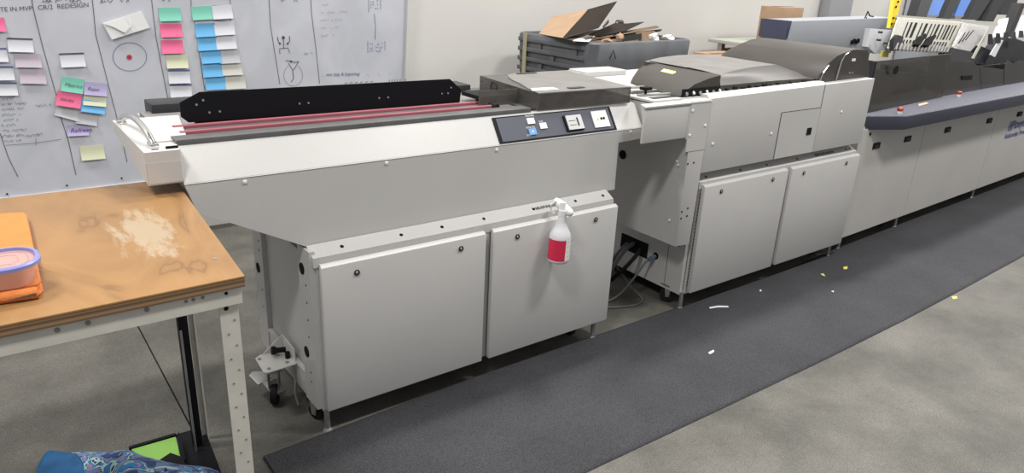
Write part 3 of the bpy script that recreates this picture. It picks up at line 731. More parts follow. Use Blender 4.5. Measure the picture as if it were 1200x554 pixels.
# second, lower guards further on
def pg(pts, dy, name, m_, parent, th=(0, .008, 0)):
    return MB().prism([at(u, v, y=yy) for u, v, yy in pts], th).build(name, m_, parent, smooth=20)
for pts in ([(1103, 115, 2.45), (1150, 105, 2.50), (1148, 78, 2.52), (1140, 73, 2.52), (1112, 71, 2.50)],
            [(1150.5, 105, 2.50), (1176, 99.5, 2.53), (1176, 81, 2.55), (1148.5, 78, 2.52)],
            [(1176.5, 99.5, 2.53), (1215, 92, 2.57), (1215, 74, 2.60), (1196, 71, 2.59), (1181, 71, 2.57), (1177, 81, 2.55)]):
    pg(pts, 0, 'smoked_guard', GUARD, M3)
pg([(1128, 89, 2.485), (1140, 88, 2.495), (1139, 93.5, 2.495), (1127, 94, 2.485)], 0, 'guard_slot', BLACK, M3)
m = MB(); m.box(6.1, 9.4, 2.62, 3.0, .93, 1.10)
m.build('feeder_bed', DARKGREY, M3)
# slotted cream plate, grey cheek
pbl, pbr, ptr, ptl = at(1041, 57, y=2.72), at(1114, 61, y=2.72), at(1129.5, 26.8, y=2.92), at(1053, 21, y=2.92)
m = MB(); m.prism([pbl, pbr, ptr, ptl], (0, .012, .006), .001)
sl = m.build('slotted_plate', CREAM, M3); lab(sl, 'cream plate with long slots')
nn_ = (pbr - pbl).cross(ptl - pbl).normalized()
if nn_.y > 0: nn_ = -nn_
def pq(s_, t_, h=.0): return pbl.lerp(pbr, s_).lerp(ptl.lerp(ptr, s_), t_) + nn_ * h
m = MB()
for s_, w_ in ((.13, .014), (.18, .026), (.24, .036), (.34, .016), (.40, .034), (.48, .018), (.54, .016), (.59, .030), (.66, .02), (.72, .016), (.76, .03), (.82, .016), (.87, .02)):
    for (t0, t1) in ((.38, .88),):
        m.prism([pq(s_, t0, .002), pq(s_ + w_, t0, .002), pq(s_ + w_ + .01, t1, .002), pq(s_ + .01, t1, .002)], nn_ * .001)
for k in range(16):
    s_ = .12 + .048 * k
    if k in (6, 7): continue
    m.prism([pq(s_, .16, .002), pq(s_ + .022, .16, .002), pq(s_ + .026, .30, .002), pq(s_ + .004, .30, .002)], nn_ * .001)
m.build('slot', SEAM, sl)
m = MB()
for k in range(16): m.prism([pq(.05 + k * .055, -.10, .02), pq(.07 + k * .055, -.10, .02), pq(.07 + k * .055, .10, .02), pq(.05 + k * .055, .10, .02)], nn_ * .02)
m.build('comb_teeth', BEDGREY, sl)
for s_ in (.30, .45):
    m = MB(); m.prism([pq(s_ - .03, .02, .03), pq(s_ + .07, .02, .03), pq(s_ + .09, .28, .05), pq(s_ + .05, .34, .05), pq(s_ + .02, .22, .05), pq(s_ - .02, .25, .05)], nn_ * .03); m.build('clamp', BLACK, sl)
m = MB(); m.prism([at(1047, 60, y=2.68), at(1056, 57, y=2.68), at(1059, 43, y=2.74), at(1053, 41, y=2.74), at(1047, 48, y=2.72)], (0, .03, 0)); m.build('clamp', BLACK, sl)
m = MB(); m.prism([at(1116.6, 55.6, y=2.70), at(1129.5, 26.8, y=2.90), at(1160, 31.6, y=2.94), at(1150, 46, y=2.80), at(1137, 60.6, y=2.70)], (0, .012, .004)); ck = m.build('cheek_plate', BEDGREY, M3)
m = MB()
for k in range(3):
    a = at(1121 + 4 * k, 51 - 2 * k, y=2.708 + .004 * k); c_ = at(1129 + 5 * k, 38 - 1.5 * k, y=2.79 + .004 * k)
    m.prism([a + Vector((0, -.012, 0)), a + Vector((.02, -.012, 0)), c_ + Vector((.02, -.012, 0)), c_ + Vector((0, -.012, 0))], (0, .002, 0))
m.build('cheek_slot', SEAM, ck)
m = MB(); m.prism([at(1114, 62, y=2.66), at(1116, 56, y=2.68), at(1137, 60, y=2.66), at(1146, 66, y=2.64), at(1140, 74, y=2.6), at(1115, 72, y=2.6)], (0, .10, 0)); m.build('hopper_base', BLACK, M3)
MB().prism([at(1052, 21, y=2.95), at(1170, 30, y=3.05), at(1170, 27, y=3.06), at(1052, 17.5, y=2.96)], (0, .03, 0)).build('cross_rail', CREAM, M3)
# lower left mounting block, yellow tag
m = MB(); m.prism([at(1026, 63, y=2.80), at(1044, 62, y=2.78), at(1052, 36, y=2.86), at(1021, 33.5, y=2.90), at(1017, 55, y=2.85)], (0, .05, 0), .003); m.build('mounting_block', GREYPANEL, M3)
for u, v in ((1034, 38), (1040, 51), (1032, 47)): q = at(u, v, y=2.79); MB().cyl(q + Vector((0, .03, 0)), q, .008, n=12).build('bolt', DARKGREY, M3)
m = MB(); m.prism([at(1033, 67, y=2.76), at(1041, 67, y=2.76), at(1042, 60, y=2.76), at(1034, 59.5, y=2.76)], (0, .01, 0)); m.build('warning_tag', LABELYEL, M3)

# hoppers (each a leaning feeder with tray and side arms)
def feeder(uarm, label, y_=3.25, blue=None, tray=None):
    root = thing('feeder_hopper', label, 'feeder', (at(uarm[0][0], uarm[0][1], y=y_).x, y_ + .1, 1.1), 'leaning feeder hoppers at the far end')
    for arm in uarm[2:]:
        MB().prism([at(u, v, y=yy) for u, v, yy in arm], (0, .09, 0)).build('side_arm', BLACK, root)
    if blue: MB().prism([at(u, v, y=yy) for u, v, yy in blue], (0, .02, 0)).build('back_panel', BLUEP, root)
    if blue:
        e_ = MB(); (u0, v0, yy), (u1, v1, _) = blue[0], blue[1]
        e_.prism([at(u0, v0 + 4, y=yy - .01), at(u1, v1 + 4, y=yy - .01), at(u1, v1, y=yy - .01), at(u0, v0, y=yy - .01)], (0, .04, 0)).build('panel_foot', CONVEY, root)
    if tray:
        for t in tray: MB().prism([at(u, v, y=yy) for u, v, yy in t], (0, .012, .004)).build('tray', NOTEM['white'], root)
    return root
def arm(u0, v0, u1, v1, w0, w1, y0=3.2, y1=3.5): return [(u0, v0, y0), (u0 + w0, v0 + .5, y0), (u1 + w1, v1, y1), (u1, v1, y1)]
feeder([(1075, 20), 0, arm(1073.6, 20, 1086, -22, 12, 15)], 'black leaning feeder arm nearest the yellow post, blue panel on its right', blue=[(1085.6, 17, 3.28), (1105, 18, 3.28), (1124, -22, 3.55), (1102, -22, 3.55)])
feeder([(1104, 23), 0, arm(1104, 23, 1124, -22, 9, 13)], 'second leaning feeder from the yellow post, narrow blue panel on its right', blue=[(1119, 18, 3.28), (1133.5, 18.5, 3.28), (1149, -22, 3.55), (1134, -22, 3.55)])
feeder([(1133, 23), 0, arm(1133.5, 23, 1156, -22, 12, 19)], 'third leaning black feeder arm from the yellow post, without blue panel')
feeder([(1154, 25), 0, arm(1154, 25, 1174, -20, 10, 14), [(1169, 17, 3.3), (1187, 18, 3.3), (1196, -10, 3.5), (1174, -10, 3.5)]],
       'fourth feeder with a grey-white tray leaning behind the black clamps',
       tray=[[(1164, 43, 2.95), (1179.5, 42.5, 2.95), (1189, 20, 3.1), (1172, 23.5, 3.1)]])
feeder([(1182, 43), 0, [(1181, 43, 2.92), (1186, 43.5, 2.92), (1202, 4, 3.15), (1197, 4, 3.15)]], 'rightmost feeder with bright white tray cut by the picture edge',
       tray=[[(1186.5, 43.5, 2.97), (1212, 43.5, 2.97), (1220, 16, 3.1), (1197, 19, 3.1)]])
# clamps and gadgets in front of the trays
m = MB(); m.prism([at(1139, 74, y=2.64), at(1177, 80, y=2.64), at(1180, 60, y=2.7), at(1174, 46, y=2.78), at(1163, 60, y=2.7), at(1150, 54, y=2.75), at(1146, 62, y=2.7)], (0, .08, 0)); m.build('clamp_block', BLACK, M3)
m = MB(); m.prism([at(1178, 80, y=2.62), at(1204, 74, y=2.62), at(1204, 50, y=2.7), at(1190, 45, y=2.75), at(1176, 45, y=2.78), at(1175, 62, y=2.7)], (0, .08, 0)); m.build('clamp_block', BLACK, M3)
m = MB()
for k in range(5): m.prism([at(1160 + 9 * k, 52 - 2 * k, y=2.66), at(1164 + 9 * k, 52 - 2 * k, y=2.66), at(1163 + 9 * k, 40 - 1 * k, y=2.70), at(1161 + 9 * k, 40 - 1 * k, y=2.70)], (0, .02, 0))
m.build('clamp_teeth', BLACK, M3)
MB().prism([at(1139, 68, y=2.62), at(1141.5, 69, y=2.62), at(1159, 37, y=2.8), at(1157.5, 35, y=2.8)], (0, .006, 0)).build('strut', CREAM, M3)
MB().prism([at(1160.5, 64, y=2.61), at(1166, 67, y=2.61), at(1176, 47, y=2.68), at(1171, 47, y=2.68)], (0, .008, 0)).build('strut', LCD, M3)
m = MB()
for k in range(3): m.cyl(at(1160 + 14 * k, 72 - k, y=2.60), at(1160 + 14 * k, 72 - k, y=2.58), .03)
m.build('knob', DARKGREY, M3)

# yellow post
yp = MB().prism([at(1043, 33, y=2.95), at(1049, 32.5, y=2.95), at(1062, -25, y=3.05), at(1052, -25, y=3.05)], (0, .03, 0)).build('yellow_post', YELLOW, None)
tag(yp, 'yellow upright post with black marks left of the slotted plate', 'post')
for u, v in ((1052.5, 2), (1050, 8), (1047, 21), (1052, 21.5), (1044.8, 28)):
    q = at(u, v, y=2.945 + (33 - v) * .0017); MB().cyl(q + Vector((0, .002, 0)), q + Vector((0, -.004, 0)), .009, n=10).build('mark', BLACK, yp)
# raised transport box behind machines
M4 = thing('raised_conveyor', 'pale blue-grey conveyor housing with navy end, raised behind the domed hood', 'conveyor', (6.6, 3.7, 0))
MB().prism([(5.62, 3.61, 1.10), (5.62, 3.61, 1.395), (7.42, 3.61, 1.425), (7.42, 3.61, 1.10)], (0, .26, 0), .004).build('housing', CONVEY, M4)
MB().prism([(5.606, 3.604, 1.25), (5.606, 3.604, 1.398), (5.66, 3.604, 1.398), (5.635, 3.604, 1.25)], (0, .27, 0), .002).build('end_panel', NAVY, M4)
for x_ in (5.8, 7.2): MB().box(x_, x_ + .05, 3.7, 3.75, 0, 1.11).build('support_leg', STEEL, M4)
m = MB(); q = at(1002, 49, y=3.60)
for k in range(4): m.box(q.x - .06 + .035 * k, q.x - .04 + .035 * k, 3.59, 3.61, q.z - .02 + .01 * (k % 2), q.z + .015 + .012 * (k % 2))
m.build('valve_cluster', BLACK, M4)
q = at(1017, 20, y=3.62)
MB().tube([(q.x - .05, 3.62, q.z - .01), (q.x - .02, 3.62, q.z + .05), (q.x + .03, 3.62, q.z + .01), (q.x + .10, 3.62, q.z + .005)], .006).tube([(q.x - .02, 3.62, q.z), (q.x + .01, 3.62, q.z - .30)], .004).build('hose', BLACK, M4)

# grey locker standing behind
lk = MB().box(7.95, 8.42, 4.62, 4.74, 0, 1.9, .005).build('metal_locker', GREYPANEL, None)
tag(lk, 'tall plain grey metal cabinet against the wall behind the raised conveyor', 'cabinet')
lk2 = MB().box(9.9, 10.6, 4.3, 4.72, 0, 1.9, .005).build('metal_locker', CONVEY, None)
tag(lk2, 'pale grey cabinet against the wall right of the yellow post', 'cabinet')

# ------------------------------------------------------------------ cardboard box and board behind hood
cb = thing('cardboard_box', 'closed tan cardboard carton behind the navy conveyor end', 'box', (6.7, 4.4, 1.15))
MB().box(6.36, 6.69, 4.155, 4.415, 1.15, 1.475, .003).build('carton_body', CARD, cb)
MB().box(6.365, 6.685, 4.26, 4.31, 1.4755, 1.4775).build('packing_tape', CARDM, cb)
wt = thing('side_table', 'grey-green board table top beneath cardboard at the back wall', 'table', (6.6, 4.3, 0))
MB().box(5.88, 7.6, 4.12, 4.62, 1.12, 1.15, .002).build('tabletop', GREENF, wt)
MB().box(5.95, 6.0, 4.2, 4.25, 0, 1.12).build('leg', STEEL, wt); MB().box(7.5, 7.55, 4.2, 4.25, 0, 1.12).build('leg', STEEL, wt)
MB().box(5.95, 6.0, 4.5, 4.55, 0, 1.12).build('leg', STEEL, wt); MB().box(7.5, 7.55, 4.5, 4.55, 0, 1.12).build('leg', STEEL, wt)
for nm_, (x0, x1, y0, y1, z0, z1), l_ in (('cardboard_box', (6.02, 6.45, 4.25, 4.60, .66, 1.06), 'brown carton below the grey-green board, its corner showing'),
                                         ('cardboard_box', (5.42, 5.86, 4.05, 4.40, 0, 1.06), 'tan carton standing behind the flat smoked cover')):
    if z0 > 0: z0 = 0
    o = MB().box(x0, x1, y0, y1, z0, z1, .003).build(nm_, CARD, None); tag(o, l_, 'box')
    MB().box(x0 + .02, x1 - .02, (y0 + y1) / 2 - .03, (y0 + y1) / 2 + .03, z1, z1 + .002).build('packing_tape', CARDM, o)

# ------------------------------------------------------------------ grey bulk bin
BZ = 1.25
bn = thing('bulk_bin', 'large dark grey ribbed plastic bin heaped with cardboard against the wall', 'bin', (4.1, 4.1, 0))
A0 = at(697, 50.8, z=BZ); A1 = at(812.4, 45.8, z=BZ)
th = math.atan2(A1.y - A0.y, A1.x - A0.x) * .8
ex = Vector((math.cos(th), math.sin(th), 0)); ey = Vector((-math.sin(th) * .6, math.cos(th), 0)).normalized()
WX = (A1 - A0).length; WY = .86
def bp(a, c, z): return Vector((A0.x, A0.y, 0)) + ex * (a * WX) + ey * (c * WY) + Vector((0, 0, z))
def ring(z, ins, rc=.10, n=6):
    pts = []
    ia, ic = ins / WX, ins / WY
    for (ca, cc, a0) in ((0, 0, 180), (1, 0, 270), (1, 1, 0), (0, 1, 90)):
        ra, rcc = rc / WX, rc / WY
        oa = (ia + ra) if ca == 0 else (1 - ia - ra); oc = (ic + rcc) if cc == 0 else (1 - ic - rcc)
        for k in range(n + 1):
            t = math.radians(a0 + 90 * k / n); pts.append(bp(oa + ra * math.cos(t), oc + rcc * math.sin(t), z))
    return pts
m = MB()
m.loft([ring(.12, .06), ring(.55, .03), ring(1.10, .004), ring(BZ - .012, 0), ring(BZ, .008), ring(BZ, .03, .08), ring(1.18, .045, .08), ring(.30, .09, .08)], cap=True)
m.build('bin_shell', BIN, bn, smooth=40)
m = MB()
for r_, zz in enumerate((1.185, 1.115, 1.045, .975)):
    a0 = -.012
    m.prism([bp(.012, .10, zz), bp(.012, .93, zz), bp(-.014, .92, zz + .008), bp(-.014, .11, zz + .008)], (0, 0, .030), .003)
for r_, (zz, ks) in enumerate(((1.15, (.18, .62)), (1.08, (.45, .82)), (1.01, (.18, .60)))):
    for k in ks: m.box(0, 0, 0, 0, 0, 0) if False else m.prism([bp(.01, k, zz - .01), bp(.01, k + .04, zz - .01), bp(-.012, k + .04, zz - .01), bp(-.012, k, zz - .01)], (0, 0, .045))
m.build('side_ribs', BIN, bn)
m = MB(); m.prism([bp(-.018, .80, .9), bp(-.018, .845, .9), bp(-.020, .845, BZ + .002), bp(-.020, .80, BZ + .002)], (.004, 0, 0)); m.build('tape_strip', STRAP, bn)
for a, c in ((.1, .1), (.85, .1), (.1, .85), (.85, .85)):
    q = bp(a, c, 0); MB().box(q.x - .06, q.x + .06, q.y - .06, q.y + .06, 0, .13, .005).build('bin_foot', BIN, bn)
q = bp(.16, 0, 1.17)
m = MB(); ribbon(m, [q + Vector((-.03, -.014, -.03)), q + Vector((0, -.014, .03)), q + Vector((.03, -.012, -.03))], .01, (0, -1, 0)); m.build('scribble', SEAM, bn)
# fill: bed of board, then sheets
def sheet(pts, m_, label, name='cardboard_sheet', th_=(0, .006, .003), cat='cardboard'):
    o = MB().prism([at(u, v, y=yy) for u, v, yy in pts], th_).build(name, m_, None, smooth=20)
    return tag(o, label, cat, 'waste cardboard in the grey bin')
fill = MB(); rr = ring(1.19, .055, .08); fill.prism(rr, (0, 0, .012)); fo = fill.build('cardboard_sheet', CARDM, None); tag(fo, 'brown cardboard sheet lying lowest in the grey bin', 'cardboard', 'waste cardboard in the grey bin')
fs = thing('folded_carton', 'folded carton standing up at the left of the bin, tan left face, shade-coloured right face', 'cardboard', at(665, 44, y=3.9), 'waste cardboard in the grey bin')
MB().prism([at(689, 11, y=4.25), at(660, 44.5, y=3.88), at(631.5, 39.5, y=4.28), at(647, 19.5, y=4.48)], (.004, .006, -.002)).build('carton_flap', CARD, fs)
o = MB().prism([at(690, 11, y=4.25), at(723.3, 1.6, y=3.85), at(701.5, 33, y=3.72), at(660.5, 44.2, y=3.88)], (-.003, .006, 0)).build('carton_flap', CARDK, fs)  # shaded side of the carton, its shade put into a darker board colour
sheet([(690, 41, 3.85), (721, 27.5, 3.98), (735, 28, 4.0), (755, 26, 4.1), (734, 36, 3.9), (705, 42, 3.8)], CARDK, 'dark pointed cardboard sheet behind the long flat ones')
sheet([(685, 45, 3.78), (770, 30.5, 4.1), (773, 32.5, 4.06), (735, 39.5, 3.84), (688, 48.5, 3.74)], CARDM, 'long flat brown sheet, upper of two crossing the middle of the bin')
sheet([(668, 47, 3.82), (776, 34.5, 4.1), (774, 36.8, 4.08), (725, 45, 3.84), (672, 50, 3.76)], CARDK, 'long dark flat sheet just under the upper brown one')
sheet([(745, 38, 3.9), (768, 36.5, 4.0), (762, 48, 3.82), (750, 49, 3.8)], CARDM, 'brown cardboard flap tucked left of the white crumpled paper')
sheet([(660, 46, 3.9), (690, 37, 4.0), (700, 36, 3.98), (672, 47, 3.8)], CARDM, 'narrow brown strip below the dark face of the folded carton')
sheet([(672, 48, 3.78), (690, 41, 3.86), (700, 40.5, 3.86), (690, 49, 3.72)], PAPER, 'white sheet showing between folded carton and dark sheets', 'paper_sheet')
sheet([(718, 41, 3.82), (752, 39.5, 3.9), (752, 46, 3.8), (728, 49, 3.74)], SEAM, 'black plastic piece at the centre front of the bin', 'plastic_scrap', cat='scrap')
def crumple(c, r, m_, label, name, sz=(1, 1, 1), cat='paper'):
    bm = bmesh.new(); bmesh.ops.create_icosphere(bm, subdivisions=2, radius=1)
    rnd = random.Random(hash(label) % 1000 if False else len(label) * 7)
    for v in bm.verts:
        k = rnd.uniform(.62, 1.15); v.co = Vector((v.co.x * r * sz[0] * k, v.co.y * r * sz[1] * k, v.co.z * r * sz[2] * k)) + c
    m = MB(); m.bm.free(); m.bm = bm
    return tag(m.build(name, m_, None, smooth=0), label, cat, 'waste cardboard in the grey bin')
crumple(at(766, 45, y=3.86), .055, PAPER, 'left crumpled white paper ball at the front of the bin', 'crumpled_paper', (1, .8, .8))
crumple(at(783, 44, y=3.92), .05, PAPER, 'right crumpled white paper by the right rim of the bin', 'crumpled_paper', (1.5, .8, .5))
crumple(at(726, 44.5, y=3.72), .04, CARD, 'crumpled tan kraft paper at the centre of the bin rim', 'crumpled_kraft_paper', (.9, .7, 1))
crumple(at(711, 47.5, y=3.71), .035, CARD, 'low flat tan kraft scrap left of the crumpled kraft', 'crumpled_kraft_paper', (1.6, .7, .5))
o = MB().loft([[at(706 + 7 * t + 3 * math.sin(3.1 * t), 31 - 10 * math.sin(math.pi * t * .62), y=4.0 + .02 * math.cos(6 * t)) for t in [k / 8 for k in range(9)]], [at(707 + 6 * t + 3 * math.sin(3.1 * t), 33 - 7 * math.sin(math.pi * t * .62), y=3.93) for t in [k / 8 for k in range(9)]]], closed=False)
tag(o.build('curled_kraft_paper', CARD, None, smooth=60), 'curled tan paper loop right of the dark carton flap', 'paper', 'waste cardboard in the grey bin')
q = at(726, 26.5, y=4.05); o = MB().cyl(q + Vector((-.025, 0, 0)), q + Vector((.025, 0, 0)), .02, n=16).build('tape_roll', DARKGREY, None); tag(o, 'small dark grey roll lying on top of the heap in the bin', 'roll')
MB().cyl(q + Vector((-.027, 0, 0)), q + Vector((.027, 0, 0)), .01, n=16).build('roll_core', LABELW, o)

# ------------------------------------------------------------------ whiteboard
WBP = at(75, 217.5, y=4.58); WBU = Vector((0, -.082, .9966)); WBN = Vector((0, -.9966, -.082))
def wb(u, v, h=.0): return onplane(u, v, WBP, WBN) + WBN * h
xr = wb(473.5, 45).x
wbd = thing('whiteboard', 'wide whiteboard covered with notes and marker writing, leaning against the back wall', 'whiteboard', (1, 4.65, 0))
H_ = 1.25
c0 = Vector((-1.2, WBP.y, WBP.z)); 
def wq(x, t, h=0.): return Vector((x, WBP.y, WBP.z)) + WBU * t + WBN * h
MB().hexa([wq(-1.2, -.03, -.02), wq(xr, -.03, -.02), wq(xr, H_, -.02), wq(-1.2, H_, -.02)], [wq(-1.2, -.03, -.0005), wq(xr, -.03, -.0005), wq(xr, H_, -.0005), wq(-1.2, H_, -.0005)]).build('board_panel', WB, wbd)
m = MB()
m.hexa([wq(-1.2, -.062, -.022), wq(xr + .012, -.062, -.022), wq(xr + .012, -.03, -.022), wq(-1.2, -.03, -.022)], [wq(-1.2, -.062, .010), wq(xr + .012, -.062, .010), wq(xr + .012, -.03, .010), wq(-1.2, -.03, .010)])
m.hexa([wq(xr, -.03, -.022), wq(xr + .015, -.03, -.022), wq(xr + .015, H_, -.022), wq(xr, H_, -.022)], [wq(xr, -.03, .008), wq(xr + .015, -.03, .008), wq(xr + .015, H_, .008), wq(xr, H_, .008)])
fr_ = m.build('board_frame', ALU, wbd)
for u, v in ((8, 226.5), (78, 216.5), (142, 208)): q = wb(u, v, .010); MB().cyl(q, q + WBN * .004, .0055, n=12).build('frame_screw', DARKGREY, fr_)
for x_ in (-.9, .9, xr - .2):
    MB().box(x_, x_ + .05, WBP.y + .03, WBP.y + .08, 0, WBP.z + .05).build('stand_post', ALU, wbd)
mk, mkb, mkr, mks = MB(), MB(), MB(), MB()
def stroke(mb, pts, w=.0045):
    ribbon(mb, [wb(u, v, .0012) for u, v in pts], w, WBN)
for pts in ([(36.5, -6), (38.5, 9), (50, 55), (66, 112)], [(69, 130), (80, 165), (89, 205)], [(0, 156), (10, 185), (21, 207)],
            [(107.5, -6), (110, 18), (112, 40), (125, 92), (139, 146), (149, 190)], [(177, -5), (183, 45), (198, 122)], [(223.5, -6), (224, 8)], [(227, 22), (240, 106)],
            [(269, -5), (270, 5)], [(270, 22), (284, 95)],
            [(315, -5), (317, 30), (322, 62), (328, 99)], [(364, -5), (365, 15), (370, 55), (374.5, 98)],
            [(248, 6.6), (270, 6.4)], [(249.5, 24), (273, 25.5)], [(253, 43), (275, 41)]): stroke(mk, pts, .0034)
def scrib(mb, u0, v0, u1, v1, hgt, w=.0035, seed=0, gaps=.25):
    rnd = random.Random(seed); L_ = math.hypot(u1 - u0, v1 - v0); n = int(L_ / (hgt * .75)); t = 0
    for k in range(n):
        if rnd.random() < gaps: continue
        a = k / n; cx, cy = u0 + (u1 - u0) * a, v0 + (v1 - v0) * a
        pts = [(cx + hgt * .32 * (j) , cy + rnd.uniform(-.55, .5) * hgt) for j in (0, .6, 1.1, 1.7)]
        stroke(mb, pts, w)
def wtext(mb, t, u, v, size, slope=-.07):
    p = wb(u, v, .0012); q = wb(u + 30, v + 30 * slope, .0012); d = (q - p).normalized(); text_into(mb, t, p, d, WBN.cross(d) if WBN.cross(d).z > 0 else -WBN.cross(d), size, .12)
wtext(mk, 'TE IN MVP', 0, 13.5, .030, -.04); wtext(mk, 'CR/2  REDESIGN', 44.5, 11.5, .032, -.06)
scrib(mk, 46, 2, 96, 0, 5, seed=1); scrib(mk, 118, 2, 152, 0, 5, seed=2); scrib(mk, 187, 1, 200, 0, 4, seed=3); scrib(mk, 322, 1, 350, 0, 4, seed=4)
for k in range(9): scrib(mks, 2, 116 + 6.2 * k, 18 + (k * 13) % 16, 114.5 + 6.2 * k, 3.2, .0028, seed=10 + k, gaps=.2)
scrib(mks, 42, 124, 60, 122, 3, .0028, seed=30)
stroke(mks, [(7, 170), (40, 167.5), (72, 163)], .0035); stroke(mks, [(42, 162), (42, 170)], .0035); scrib(mks, 30, 159, 50, 157, 3, seed=33)
wtext(mkb, 'test hap & hapening', 382, 89, .030, -.03)
for k in range(7): stroke(mks, [(378 + k * 13, 88 - k * .4), (378 + k * 13 + 2, 90 - k * .4)], .002)
for k in range(7): stroke(mk, [(456 + 3.2 * k, 98 - .2 * k), (456.3 + 3.2 * k, 93 - .2 * k)], .0035)
for k in range(6): stroke(mk, [(404 + 6 * k, 97.6 - .3 * k), (407 + 6 * k, 96.6 - .3 * k)], .004)
# little figures
def circ(mb, u, v, ru, rv, w=.0035, n=28, a0=0, a1=360):
    stroke(mb, [(u + ru * math.cos(math.radians(a0 + (a1 - a0) * k / n)), v + rv * math.sin(math.radians(a0 + (a1 - a0) * k / n))) for k in range(n + 1)], w)
circ(mkb, 152, 66.5, 19.8, 16.6, .003); circ(mkr, 151.5, 67, 1.2, 1.1, .018)
circ(mk, 332, 44, .8, .8, .012); stroke(mk, [(332, 45), (332.5, 57)]); stroke(mk, [(328, 63), (327.5, 57), (337.5, 56), (339.5, 62)]); stroke(mk, [(325, 43), (326, 48), (328, 52)]); stroke(mk, [(339, 42), (339.5, 48), (337, 52)])
circ(mk, 328, 51, .5, .5, .008); circ(mk, 337, 51, .5, .5, .008)
circ(mks, 343.5, 88, 11, 12.5, .003, a0=-60, a1=240); stroke(mk, [(338, 74), (343, 82), (344, 92), (341, 96)]); stroke(mk, [(350, 72), (344, 82)]); stroke(mk, [(335, 71), (341, 71.5), (345, 73), (350, 72)]); circ(mk, 341, 72, .6, .6, .008)
scrib(mks, 357, 63, 367, 62, 3, seed=40)
# flow chart at right
for (u0, v0, u1, v1) in ((432, -2, 446, 14), (431, 48, 451, 62)):
    stroke(mkb, [(u0, v0), (u0, v1)], .003); stroke(mkb, [(u1, v0), (u1, v1 - 3)], .003)
    for k in range(3): scrib(mkb, u0 + 2, v0 + 4 + 4 * k, u1 - 2, v0 + 3.5 + 4 * k, 3, .0028, seed=50 + k + u0)
stroke(mkb, [(438.5, 16), (440, 30), (439.5, 46)], .0035)
for k in range(5): scrib(mks, 376, 6 + 9 * k, 376 + 14 + (k * 17) % 22, 5 + 9 * k, 3, .002, seed=60 + k, gaps=.35)
for mb_, mt in ((mk, INK), (mkb, INKBLUE), (mkr, INKRED), (mks, SMUDGE)): mb_.build('marker_writing', mt, wbd, smooth=0)

def note(u, v, w, h, colr, label, slope=-.05, stripe=None, text=None, tm=None, lift=.003):
    c = wb(u, v, 0); q = wb(u + 10, v + 10 * slope, 0); d = (q - c).normalized(); e = WBN.cross(d); e = e if e.z > 0 else -e
    pw = (wb(u + w / 2, v + slope * w / 2) - wb(u - w / 2, v - slope * w / 2)).length
    ph = (wb(u, v + h / 2) - wb(u, v - h / 2)).length
    sec = []
    for k in range(6):
        t = k / 5; hh = lift * .35 + .009 * max(0, t - .3) ** 2 / .49
        base = c + e * (ph * (.5 - t)) + WBN * hh
        sec.append([base - d * pw / 2, base + d * pw / 2, base + d * pw / 2 + WBN * .0008, base - d * pw / 2 + WBN * .0008])
    o = MB().loft(sec).build('sticky_note', NOTEM[colr], None, smooth=60)
    tag(o, label, 'sticky note', 'notes on the whiteboard')
    if stripe:
        p0 = c + e * (ph * .5) + WBN * (lift * .35)
        MB().hexa([p0 - d * pw / 2, p0 + d * pw / 2, p0 + d * pw / 2 - e * .009, p0 - d * pw / 2 - e * .009], [x + WBN * .0016 for x in (p0 - d * pw / 2, p0 + d * pw / 2, p0 + d * pw / 2 - e * .009, p0 - d * pw / 2 - e * .009)]).build('top_stripe', stripe, o)
    if text:
        mb = MB(); text_into(mb, text, c - d * pw * .36 - e * .010 + WBN * (lift * .35 + .0055), d, e, .034 if tm else .027, .25, bold=0)
        mb.build('note_writing', tm or INK, o, smooth=0)
    return o
SK, SB = STRIPGREY, INKBLUE
note(-6, 28.5, 24, 16, 'pink', 'pink note cut by the left picture edge', .0)
note(24, 52.5, 30, 16, 'white', 'white note with dark top stripe at upper left of the board', .03, SK)
note(-5, 64, 28, 16, 'white', 'white note with blue stripe at left edge, highest of three', .0, SB)
note(33, 70.5, 31, 16, 'palepink', 'pale pink note under the dark-striped white one, upper of two', .02)
note(38.5, 89, 31, 17, 'palepink', 'pale pink note, lower of the two', .03)
note(2, 85.5, 29, 16, 'white', 'white note with blue stripe at left edge, middle of three', -.01, SB)
note(5.5, 104, 30, 15, 'white', 'white note with blue stripe at left edge, lowest of three', -.01, SB)
note(85, 70, 29, 16, 'white', 'lone white note with dark stripe above the coloured cluster', -.04, SK)
note(80, 132, 29, 13, 'pale', 'pale grey note peeking below the pink one in the cluster', .28)
note(102, 137, 25, 17, 'pale', 'pale blank note at the bottom of the coloured cluster', .15)
note(85, 99.5, 26, 17, 'green', 'green note with writing at top left of the cluster', .15, text='Metrics', lift=.006)
note(112, 104, 27, 15, 'lilac', 'lilac note with writing at top right of the cluster', .09, text='Rapo', lift=.006)
note(111, 117, 27, 13, 'yellow', 'yellow note between the lilac and blue notes in the cluster', .09, lift=.01)
note(109, 124.5, 28, 14, 'blue', 'blue note at the lower right of the cluster', .13, lift=.016)
note(80.5, 116, 29, 17, 'pink', 'pink note with writing at the left of the cluster', .16, text='issues', lift=.02)
note(91, 152.5, 25, 12, 'lilac', 'lilac note reading Refresh below the cluster', -.05, text='Refresh', tm=INKPURP)
note(108.5, 178.5, 28, 16, 'yellow', 'single yellow note near the bottom of the board', -.09)
for v, u, cl, l_, st in ((16.5, 199, 'green', 'green note at the top of the left column', None), (35.3, 200.5, 'pink', 'upper pink note in the left column', None), (54.5, 201.7, 'pink', 'lower pink note in the left column', None),
                         (71.8, 207.5, 'yellow', 'yellow note under the pink ones in the left column', None), (89.5, 210, 'white', 'upper blue-striped white note at the foot of the left column', SB), (106.5, 212, 'white', 'lower blue-striped white note at the foot of the left column', SB)):
    note(u, v, 25.5, 15.5, cl, l_, -.02, st)
